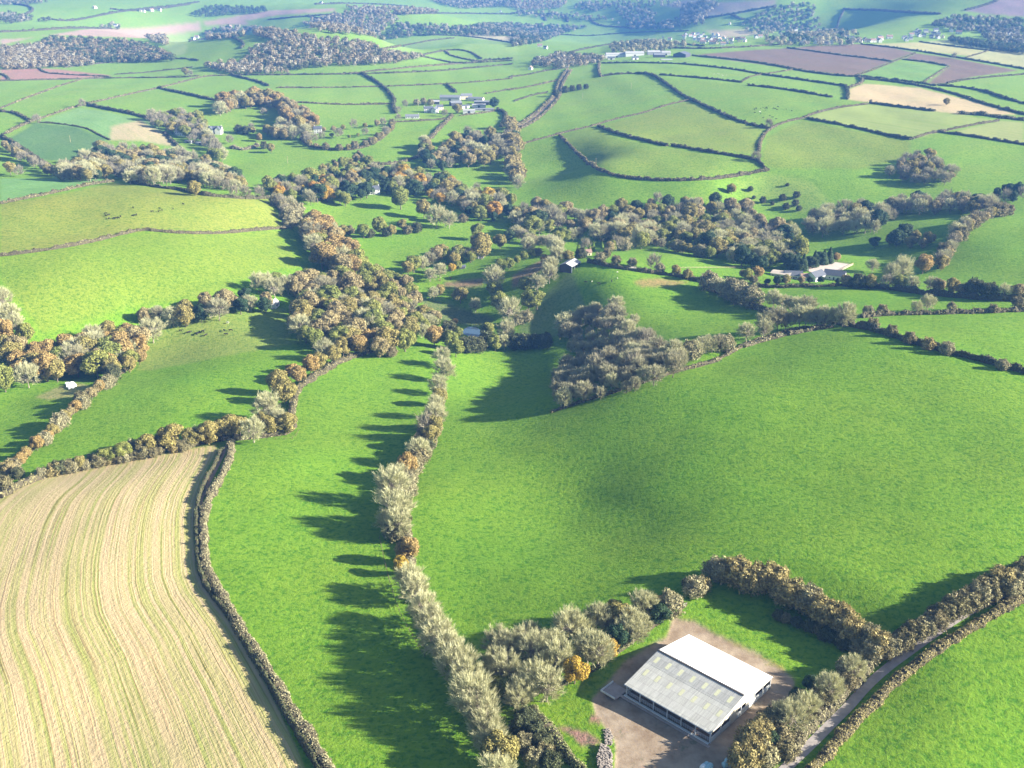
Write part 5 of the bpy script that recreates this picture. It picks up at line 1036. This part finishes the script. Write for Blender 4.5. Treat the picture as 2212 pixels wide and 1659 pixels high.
# gate at the top of the drive
def gate(p0, p1, label):
    a, b_ = ground(px(p0))[0], ground(px(p1))[0]; d = b_ - a; L = float(np.hypot(d[0], d[1])); L = min(L, 5.0)
    root = empty("field_gate", (a[0], a[1], a[2]), math.atan2(d[1], d[0])); tag(root, label, "gate")
    mb = MB()
    for zz in (.3, .55, .8, 1.05, 1.3): mb.tube([(0.1, 0, zz), (L - .1, 0, zz)], .04, 5)
    mb.tube([(.1, 0, .3), (L - .1, 0, 1.3)], .035, 4); mb.build("gate_leaf", M_steel, root)
    for x in (0, L): MB().box(x - .1, x + .1, -.1, .1, -.2, 1.5).build("gate_post", M_oldwood, root)
gate("a:1690,400", "a:1775,368", "grey metal gate at the top corner of the barn yard")
gate("3:1215,297", "3:1245,292", "field gate at the end of the long brown hedge")
# bales
def bale():
    prof = [(0, -.6), (.45, -.6), (.62, -.5), (.66, -.3), (.67, 0), (.66, .3), (.62, .5), (.45, .6), (0, .6)]; n = 18; V = []; Q = []
    for r_, x in prof:
        for j in range(n): g = 6.2832 * j / n; rr_ = r_ * (1 + .012 * math.sin(5 * g)); V.append((x, rr_ * math.cos(g), .64 + rr_ * math.sin(g)))
    for i in range(len(prof) - 1):
        for j in range(n): Q.append((i * n + j, i * n + (j + 1) % n, (i + 1) * n + (j + 1) % n, (i + 1) * n + j))
    return np.array(V), np.array(Q)
M_wrap = simple_mat("pale_blue_wrap", (0.28, 0.46, 0.50), .12, 2.5, .3, .5, .02); M_wrapw = simple_mat("white_wrap", (0.62, 0.68, 0.68), .08, 2.5, .3, .5)
bv, bq = bale(); bm = np_mesh("silage_bale", bv, bq, None, [M_wrap], True); bmw = np_mesh("silage_bale", bv, bq, None, [M_wrapw], True)
i = 0
for x, y, w_, wh in ((900, 915, 1, "white plastic wrapped bale at the end of the bottom stack"), (975, 860, 0, "pale blue bale above the white one"), (1060, 890, 0, "pale blue bale at the right end of the shorter stack"), (1000, 940, 0, "pale blue bale low in the shorter stack"),
                (1410, 850, 0, "pale blue bale at the lower end of the long stack"), (1460, 775, 0, "rounded blue bale standing proud on the long stack"), (1540, 850, 0, "blue bale second along the long stack"), (1590, 770, 0, "blue bale in the middle of the long stack"), (1650, 700, 0, "blue bale nearer the bushes in the long stack"), (1700, 640, 0, "blue bale beside the golden bush"), (1735, 585, 0, "last blue bale at the upper end of the long stack")):
    g = ground(np.array([[1434.2 + x * .09375, 1572.5 + y * .09375]]), .64)[0]
    o_ = obj("silage_bale", bmw if w_ else bm, None, (g[0], g[1], g[2] + .02)); o_.rotation_euler = (0, 0, random.uniform(.3, 1.2)); o_.scale = (1.15,) * 3; tag(o_, wh, "bale", "silage bales at the bottom of the yard")
# stone heap
M_stone = simple_mat("rubble_stone", (0.27, 0.235, 0.20), .35, 2)
def heap(poly, n, smin, smax, mat, name, label, hh=1.0):
    P = world_poly(poly); lo, hi = P.min(0), P.max(0); mb = MB(); r = np.random.default_rng(3); k = 0
    while k < n:
        p = r.uniform(lo, hi)
        if not inside(p[None], P)[0]: continue
        s = r.uniform(smin, smax); V = rnd_dirs(8, r) * s * np.array([1, 1, .7]); 
        V = np.array([(x, y, z) for x in (-1, 1) for y in (-1, 1) for z in (-1, 1)]) * s * r.uniform(.5, 1, (8, 3)) * (1, 1, .7)
        a = r.uniform(0, 6.28); V = np.column_stack([V[:, 0] * math.cos(a) - V[:, 1] * math.sin(a), V[:, 0] * math.sin(a) + V[:, 1] * math.cos(a), V[:, 2]])
        V += (p[0], p[1], float(hz(*p)) + r.uniform(0, hh)); mb.add(V, [(0, 1, 3, 2), (4, 6, 7, 5), (0, 4, 5, 1), (2, 3, 7, 6), (0, 2, 6, 4), (1, 5, 7, 3)]); k += 1
    tag(mb.build(name, mat), label, "rubble", kind="stuff")
heap("a:1090,1480 1140,1500 1180,1560 1180,1700 1080,1700 1060,1600", 900, .1, .34, M_stone, "rubble", "heap of pale rubble at the edge of the yard")
heap("a:1110,1360 1160,1340 1190,1420 1180,1480 1130,1480", 220, .08, .25, M_stone, "rubble", "scattered pale stones above the rubble heap", .3)
heap("5:285,280 315,275 330,290 300,300", 40, .4, 1.2, simple_mat("white_bags", (.7, .7, .68), .1, 1), "rubble", "pile of white sacks in the triangular paddock", .8)
# ------------------------------------------------------------------ houses and sheds
PAL = {'white': simple_mat("white_render", (0.62, 0.61, 0.58), .06, .4), 'cream': simple_mat("cream_render", (0.66, 0.58, 0.42), .08, .4), 'grey': simple_mat("grey_wall", (0.36, 0.36, 0.36), .1, .4),
       'slate': simple_mat("slate_roof", (0.09, 0.10, 0.12), .2, 1.2), 'tile': simple_mat("brown_tile_roof", (0.26, 0.17, 0.13), .2, 1.2), 'sheet': simple_mat("sheet_roof", (0.17, 0.18, 0.19), .15, .6), 'palesheet': simple_mat("pale_sheet_roof", (0.33, 0.33, 0.32), .08, .6),
       'thatch': simple_mat("thatch_roof", (0.40, 0.35, 0.28), .15, .8), 'blk': simple_mat("dark_boards", (0.06, 0.06, 0.07), .2, 1), 'brick': simple_mat("brick", (0.30, 0.15, 0.10), .2, 2)}
M_glass = simple_mat("window_glass", (0.03, 0.04, 0.05), .1, 1, .1, .6)
def building(name, L, W, ev, rg, wall, roof, chim=1, win=True, door=True, over=.35, open_side=False):
    root = empty(name); mb = MB()
    V = [(-L / 2, -W / 2, -1.5), (L / 2, -W / 2, -1.5), (L / 2, W / 2, -1.5), (-L / 2, W / 2, -1.5), (-L / 2, -W / 2, ev), (L / 2, -W / 2, ev), (L / 2, W / 2, ev), (-L / 2, W / 2, ev), (-L / 2, 0, rg - .1), (L / 2, 0, rg - .1)]
    Q = [(0, 1, 5, 4), (2, 3, 7, 6), (1, 2, 6, 5), (3, 0, 4, 7)]
    if open_side: Q = Q[1:]
    mb.add(V, Q, [(5, 6, 9), (7, 4, 8)]); mb.build("wall", PAL[wall], root)
    if open_side:
        mb = MB(); mb.box(-L / 2 + .2, L / 2 - .2, -.1, .1, -1, rg - .3); mb.build("dark_interior_panel", M_dark, root)  # added near-black panel; its colour stands for the dark inside the open shed
        for k in range(4): MB().box(-L / 2 + k * L / 3 - .1, -L / 2 + k * L / 3 + .1, -W / 2, -W / 2 + .2, -1, ev).build("post", M_steel, root)
    mb = MB(); a = L / 2 + over; b_ = W / 2 + over; ze = ev - over * (rg - ev) / (W / 2)
    for s in (-1, 1):
        V = [(-a, 0, rg), (a, 0, rg), (a, s * b_, ze), (-a, s * b_, ze), (-a, 0, rg + .15), (a, 0, rg + .15), (a, s * b_, ze + .15), (-a, s * b_, ze + .15)]
        mb.add(V, [(0, 1, 2, 3), (7, 6, 5, 4), (2, 6, 7, 3), (0, 3, 7, 4), (1, 5, 6, 2)])
    rf = mb.build("roof", PAL[roof], root)
    for k in range(chim):
        x = (-1) ** k * (L / 2 - .7); c_ = MB(); c_.box(x - .4, x + .4, -.35, .35, rg - .6, rg + 1.1); c_.build("chimney", PAL['brick' if wall != 'white' else 'white'], rf)
    if win:
        n = max(2, int(L / 3)); wm = MB().box(-.5, .5, -.03, .03, -.6, .6).mesh("window", [M_glass])
        for s in (-1, 1):
            for k in range(n):
                for zz in ((1.3, 3.8) if ev > 4.2 else (1.4,)): obj("window", wm, root, ((k + .5) * L / n - L / 2, s * (W / 2 + .02), zz))
        for s in (-1, 1): o_ = obj("window", wm, root, (s * (L / 2 + .02), 0, ev * .6)); o_.rotation_euler = (0, 0, math.pi / 2)
    if door: MB().box(-.5, .5, -W / 2 - .06, -W / 2 + .02, 0, 2.1).build("door", PAL['blk'], root) if win else MB().box(-1.8, 1.8, -W / 2 - .06, -W / 2 + .02, 0, min(3.2, ev - .4)).build("door", PAL['blk'], root)
    return root
def place(root, p, ang, label, cat, group=None, sc=1.0):
    g = ground(px(p), 1.5)[0]; root.location = (g[0], g[1], g[2]); root.rotation_euler = (0, 0, R(ang)); root.scale = (sc,) * 3
    tag(root, label, cat, group); return root
h1 = building("house", 17, 8.5, 5.2, 9, 'white', 'slate', 2); place(h1, "h:670,240", 0, "large white gabled villa among the trees", "house")
for dx in (-5, 4.5):
    w1 = MB(); w1.add([(dx - 3.6, -7.5, -1.5), (dx + 3.6, -7.5, -1.5), (dx + 3.6, -4, -1.5), (dx - 3.6, -4, -1.5), (dx - 3.6, -7.5, 5.2), (dx + 3.6, -7.5, 5.2), (dx + 3.6, -4, 5.2), (dx - 3.6, -4, 5.2), (dx, -7.5, 9), (dx, 0, 9)],
        [(0, 1, 5, 4), (1, 2, 6, 5), (3, 0, 4, 7)], [(4, 5, 8)]); w1.build("wing", PAL['white'], h1)
    w2 = MB()
    for s in (-1, 1): w2.add([(dx, -7.8, 9.15), (dx, .2, 9.15), (dx + s * 4, .2, 5.0), (dx + s * 4, -7.8, 5.0)], [(0, 1, 2, 3)])
    w2.build("wing_roof", PAL['slate'], h1)
place(building("house", 15, 9, 4.8, 8.5, 'white', 'thatch', 1), "h:265,265", -12, "pale house with a brownish roof left of the gabled villa", "house")
place(building("shed", 9, 6, 2.5, 3.2, 'grey', 'palesheet', 0, False), "h:350,355", -20, "small pale roofed shed below the brown roofed house", "shed")
place(building("shed", 14, 6, 2.5, 3.2, 'grey', 'palesheet', 0, False), "h:500,375", -25, "longer pale roofed shed below the brown roofed house", "shed")
place(building("house", 10, 8, 5.5, 8.5, 'white', 'slate', 2), "h:1900,235", 5, "square white house beside the tall bare tree", "house")
place(building("house", 14, 8, 5.2, 8.4, 'white', 'slate', 2), "3:1610,140", 15, "white farmhouse with a slate roof amid garden trees", "house")
place(building("shed", 6, 4, 2.6, 3.8, 'white', 'palesheet', 0, False), "3:1390,162", 15, "little white hut in the garden of the white farmhouse", "shed")
F = [("shed", 31, 12, 5, 8, 'grey', 'sheet', "f:1145,195", -3, "long grey roofed barn at the farmyard's far side"), ("shed", 17, 11, 5.5, 8.5, 'cream', 'sheet', "f:1425,175", 8, "cream fronted barn next to the long grey one"),
     ("shed", 12, 9, 3.5, 5.5, 'blk', 'palesheet', "f:890,255", 0, "small pale roofed building by the farm grove"), ("shed", 17, 11, 4, 6.5, 'blk', 'sheet', "f:1240,280", 20, "dark open shed in the middle of the farmyard"),
     ("shed", 24, 9, 4, 6, 'cream', 'sheet', "f:1590,205", -16, "grey roofed cream barn set at a slant"), ("shed", 22, 10, 4, 6, 'blk', 'sheet', "f:1690,265", -5, "dark sided barn near the evergreen tree"),
     ("shed", 20, 8, 3.5, 5, 'white', 'palesheet', "f:1640,315", 5, "long white shed below the slanted barn"), ("shed", 17, 8, 4, 5.6, 'white', 'palesheet', "f:1470,415", 2, "bright white shed at the front of the farmyard"),
     ("shed", 28, 7, 2.5, 3.4, 'grey', 'sheet', "f:1730,370", 3, "low grey shed along the farm's front hedge"), ("shed", 12, 7, 3.5, 5, 'white', 'slate', "f:1400,330", 30, "small slate roofed building behind the white shed")]
for nm, L, W_, ev, rg, wl, rf_, p, an, lb in F: place(building(nm, L, W_, ev, rg, wl, rf_, 0, False), p, an, lb, "barn", "buildings of the hill farmyard")
place(building("house", 13, 8, 5.5, 8.5, 'white', 'slate', 2), "f:770,400", 10, "white farmhouse west of the farmyard trees", "house", "farm houses")
place(building("house", 12, 7, 5, 8, 'white', 'slate', 1), "f:880,410", 75, "white gable fronted farmhouse wing", "house", "farm houses")
place(building("house", 10, 7, 4.5, 7.5, 'cream', 'slate', 1), "f:960,360", 20, "cream cottage behind the white farmhouse", "house", "farm houses")
place(building("house", 19, 8, 2.8, 5.2, 'white', 'sheet', 1), "f:490,500", 4, "long low cottage with a grey roof", "house", "farm houses")
sb = building("open_shed", 15, 10, 3.6, 5.6, 'blk', 'palesheet', 0, False, False, .4, True); place(sb, "d:1608,365", 62, "small open barn with a pale roof above the muddy slope", "barn")
place(building("shed", 4, 3, 2, 2.8, 'grey', 'slate', 0, False), "d:680,368", 15, "tiny dark stable in the paddock hedge", "shed")
place(building("shed", 5, 3, 2.2, 3, 'grey', 'slate', 0, False), "d:835,280", 15, "small stable beside the tall tree pair", "shed")
place(building("shed", 5, 3, 2.2, 2.6, 'cream', 'thatch', 0, False), "4:520,468", -8, "field shelter in the hedge by the pasture", "shed")
place(building("house", 8, 6, 3, 4.8, 'cream', 'tile', 1), "d:1745,255", 10, "small cream cottage hidden behind lime cypresses", "house")
place(building("house", 8, 5, 2.8, 4.6, 'white', 'sheet', 1), "0:577,658", 8, "small white cottage at the wood's edge above the cows", "house")
place(building("house", 7, 5.5, 2.4, 4.6, 'white', 'palesheet', 0), "0:591,657", 80, "white round shouldered cabin beside the small cottage", "cabin")
for L, W_, ev, rg, wl, rf_, x, y, an, lb in ((14, 10, 3.0, 3.7, 'cream', 'thatch', 1688, 593, -28, "wide pale roofed stable block at the riding yard"), (13, 8, 3, 5.5, 'white', 'slate', 1713, 596, -5, "slate roofed building between the stables"),
      (12, 7, 3, 5, 'white', 'tile', 1745, 600, 10, "brownish roofed house at the riding yard"), (13, 9, 3.4, 6.6, 'white', 'slate', 1762, 599, 40, "steep slate roofed stable"), (15, 9, 3.4, 6.5, 'white', 'slate', 1803, 597, -25, "dark slate roofed stable below the sand arena")):
    place(building("stable", L, W_, ev, rg, wl, rf_, 0, True), f"0:{x},{y}", an, lb, "stable", "riding yard buildings")
I = [(27, 12, 4, 6, 'cream', 'palesheet', 1290, 125.5, 3, "low cream shed at the lane end of the works"), (44, 16, 6, 9, 'white', 'palesheet', 1331, 122, 5, "longest cream roofed factory shed"), (38, 16, 6, 9, 'white', 'palesheet', 1370, 119, 5, "white roofed factory shed in the middle of the works"),
     (26, 14, 5, 8, 'grey', 'palesheet', 1412, 116, 2, "green tinged pale roofed shed"), (22, 14, 5, 8, 'blk', 'sheet', 1424, 122, 2, "dark fronted shed with a pale roof"), (18, 14, 5, 8, 'white', 'palesheet', 1438, 117, 0, "white shed beside the big dark barn"),
     (30, 26, 6, 10, 'blk', 'slate', 1473, 121, 62, "big dark barn at the end of the works"), (14, 10, 4, 6, 'white', 'slate', 1320, 127, 0, "small slate roofed white building before the factory"), (12, 8, 4, 6, 'white', 'slate', 1372, 127, 10, "white cottage before the factory sheds"), (22, 20, .3, .6, 'white', 'palesheet', 1440, 127, 0, "pale concrete yard store at the works")]
for L, W_, ev, rg, wl, rf_, x, y, an, lb in I: place(building("factory_shed", L, W_, ev, rg, wl, rf_, 0, False), f"0:{x},{y}", an, lb, "industrial shed", "sheds of the works on the ridge")
vp = [building("house", 10, 7.5, 5, 8, 'white', 'slate', 1), building("house", 13, 8, 5, 8.2, 'white', 'tile', 2), building("house", 9, 7, 4.8, 7.6, 'cream', 'slate', 1)]
used_v = [0, 0, 0]
def village(crop, pts, label, group):
    for x, y in pts:
        k = random.choices((0, 1, 2), (5, 3, 2))[0]
        if used_v[k] == 0: o_ = vp[k]
        else: o_ = copy_tree(vp[k])
        used_v[k] = 1; place(o_, f"{crop}:{x:.0f},{y:.0f}", random.choice((0, 15, 70, 90, -20)) + random.uniform(-8, 8), f"{('white slate roofed', 'white brown roofed', 'cream slate roofed')[k]} house {label}", "house", group, random.uniform(.8, 1.05))
def scatter_px(rects, n, mind):
    out = []; t_ = 0
    while len(out) < n and t_ < 5000:
        t_ += 1; x0, x1, y0, y1 = random.choice(rects); p = (random.uniform(x0, x1), random.uniform(y0, y1))
        if all(math.hypot(p[0] - q[0], (p[1] - q[1]) * 2.2) > mind for q in out): out.append(p)
    return out
village('v', scatter_px([(240, 430, 85, 120), (330, 620, 110, 150), (400, 770, 130, 165), (470, 560, 90, 120), (480, 620, 160, 180)], 34, 40), "in the crowded estate on the near side of the village", "houses of the village estate")
village('v', scatter_px([(60, 250, 120, 140)], 3, 60), "at the west end of the village", "houses at the village's west end")
village('v', [(865, 118), (900, 112), (1210, 45), (1290, 75)], "standing apart among village trees", "lone houses of the village")
village('v', scatter_px([(1160, 1560, 135, 175), (1280, 1330, 85, 110), (1380, 1540, 95, 125)], 20, 40), "in the middle of the village", "houses in mid village")
village('w', scatter_px([(50, 200, 445, 460), (60, 480, 480, 510), (450, 870, 450, 490), (780, 1250, 410, 460), (900, 1200, 370, 400)], 34, 48), "in the street running east from the village", "houses of the east street")
village('w', [(1340, 375), (1430, 400), (1680, 365), (1770, 430), (1810, 415), (1895, 415), (2035, 415), (2120, 420)], "in the gardens beyond the east street", "houses beyond the east street")
village('1', [(850, 162), (835, 170)], "in the far valley hamlet", "far hamlet houses")
village('1', [(975, 122), (995, 118), (500, 113), (608, 48), (622, 50), (655, 46), (690, 45), (1388, 16), (2162, 50), (410, 34)], "lonely on the hazy far slopes", "far lonely houses")
village('2', [(940, 103), (1000, 103), (120, 200), (145, 208), (460, 98), (80, 298), (236, 288), (1225, 130)], "lonely in the valley before the village", "lonely houses of the valley")
# ------------------------------------------------------------------ poles
def pole(p, label, h=8.0):
    g = ground(px(p))[0]; root = empty("utility_pole", tuple(g), random.uniform(0, 3)); tag(root, label, "utility pole", "utility poles")
    mb = MB(); mb.tube([(0, 0, -.5), (0, 0, h)], [.17, .12], 7); mb.build("pole", M_wood, root); MB().box(-1, 1, -.06, .06, h - .7, h - .55).build("crossarm", M_wood, root)
for p, lb in (("b:1662,430", "wooden pole rising from the hedge above the lane"), ("1:305,615", "pole in the dull green field"), ("1:680,600", "pole by the bare crop field's lower edge"), ("1:1243,705", "pole in the villa meadow"), ("1:1535,645", "pole by the orchard hedge"),
              ("2:515,382", "pole near the hilltop hedge"), ("2:305,425", "pole on the grassy hill beside the gorse"), ("2:362,716", "pole on the foot hedge of the hill fields"), ("2:966,258", "pole in the ploughed field"), ("f:1320,790", "pole in the pasture below the farmyard")): pole(p, lb)
# ------------------------------------------------------------------ cattle and sheep
def quadruped(kind):
    me = bpy.data.meshes.new(kind); bm_pts = [(0, 0, 1.0), (.45, 0, 1.05), (.85, 0, 1.12), (-.45, 0, 1.03), (-.85, 0, 1.05), (1.12, 0, 1.28 if kind != 'cow' else 1.2), (1.42, 0, 1.3), (1.72, 0, 1.15)]
    rad = [.40, .39, .33, .39, .30, .2, .16, .1]; ed = [(0, 1), (1, 2), (0, 3), (3, 4), (2, 5), (5, 6), (6, 7)]
    def leg(j, x, y, back):
        n = len(bm_pts); bm_pts.extend([(x, y, .72), (x + (-.06 if back else .02), y, .42), (x, y, .02)]); rad.extend([.15, .08, .06]); ed.extend([(j, n), (n, n + 1), (n + 1, n + 2)])
    for y in (-.2, .2): leg(2, .8, y, False); leg(4, -.82, y, True)
    n = len(bm_pts); bm_pts.extend([(-1.12, 0, 1.0), (-1.16, 0, .5)]); rad.extend([.06, .04]); ed.extend([(4, n), (n, n + 1)])
    n = len(bm_pts); bm_pts.extend([(1.36, -.22, 1.38), (1.36, .22, 1.38)]); rad.extend([.05, .05]); ed.extend([(6, n), (6, n + 1)])
    me.from_pydata(bm_pts, ed, []); o = bpy.data.objects.new(kind, me); COL.objects.link(o)
    sk = o.modifiers.new("s", 'SKIN')
    for i, v in enumerate(me.skin_vertices[0].data): v.radius = (rad[i], rad[i]); v.use_root = (i == 0)
    o.modifiers.new("sub", 'SUBSURF').levels = 1; o.modifiers["sub"].render_levels = 1
    dg = bpy.context.evaluated_depsgraph_get(); out = bpy.data.meshes.new_from_object(o.evaluated_get(dg)); bpy.data.objects.remove(o)
    out.polygons.foreach_set("use_smooth", [True] * len(out.polygons)); out.name = kind; return out
M_black = simple_mat("black_hide", (0.02, 0.017, 0.015), .2, 2); M_fleece = simple_mat("white_fleece", (0.66, 0.63, 0.56), .1, 2); M_brownh = simple_mat("brown_hide", (0.10, 0.05, 0.03), .2, 2)
cowm = quadruped("cow"); cowm.materials.clear(); cowm.materials.append(M_black)
shm = cowm.copy(); shm.name = "sheep"; shm.materials.clear(); shm.materials.append(M_fleece); hom = cowm.copy(); hom.name = "horse"; hom.materials.clear(); hom.materials.append(M_brownh)
def herd(crop, s, me, nm, label, group, sc=1.0):
    es = s.split()
    for i, e in enumerate(es):
        x, y = e.split(','); g = ground(px(f"{crop}:{x},{y}"), .7)[0]; o_ = obj(nm, me, None, (g[0], g[1], g[2])); o_.rotation_euler = (0, 0, random.uniform(0, 6.28)); k = sc * random.uniform(.85, 1.08); o_.scale = (k, k, k); tag(o_, label, nm, group)
herd('3', "455,230 458,240 470,236 470,252 492,252 500,250 512,250 520,243 575,205 572,240 580,238 590,236 658,222 685,222 690,208 700,216 748,210 792,190", cowm, "cow", "black cow grazing in the large upper left pasture", "black cows in the upper left pasture")
herd('3', "780,736 808,716 815,744 822,741 850,752 853,748 862,743 876,738 881,741 888,756 968,735 978,752 998,735", cowm, "cow", "black cow grazing near the small white cottage", "black cows below the white cottage")
herd('v', "850,735 862,728 870,733 855,741 905,728 925,720 945,728 955,720 960,728 975,708 950,743 1015,728 1030,731 1045,740 1055,715 1125,735 1175,750 855,765 905,772 928,810 985,790 1000,800 1012,803 1040,818", cowm, "cow", "black cow in the herd high on the hill field", "black cows on the hill field")
herd('d', "1745,500 1858,512 1968,492", cowm, "cow", "black cow on the pasture right of the small open barn", "cows by the small open barn")
herd('d', "575,470 485,485", hom, "horse", "brown horse in the sunlit paddock corner", "horses in the paddock", 1.05)
herd('d', "1797,493 2018,412 2018,466", shm, "sheep", "white sheep on the pasture right of the small open barn", "sheep by the small open barn", .6)
herd('v', "498,432 510,430 545,432 570,435 578,445 610,440 535,428", shm, "sheep", "white sheep in the field under the works", "sheep under the works", .7)
herd('v', "898,757", shm, "calf", "single pale calf among the black cows on the hill", "pale calf", .9)
herd('3', "982,702", shm, "calf", "pale calf at the far side of the cottage field", "pale calf", .9)
# ------------------------------------------------------------------ haze
def haze(dens, col):
    mb = MB(); mb.box(-9300, 9300, -200, 9700, -80, 262); m = bpy.data.materials.new("haze"); m.use_nodes = True; t = m.node_tree; t.nodes.clear()
    out = t.nodes.new("ShaderNodeOutputMaterial"); v = t.nodes.new("ShaderNodeVolumePrincipled"); v.inputs["Color"].default_value = (*col, 1); v.inputs["Density"].default_value = dens; v.inputs["Anisotropy"].default_value = 0.0
    t.links.new(v.outputs[0], out.inputs["Volume"]); o = mb.build("haze", m); tag(o, "pale blue haze over the far hills", "haze", kind="stuff")
haze(0.00009, (0.15, 0.40, 1.0))
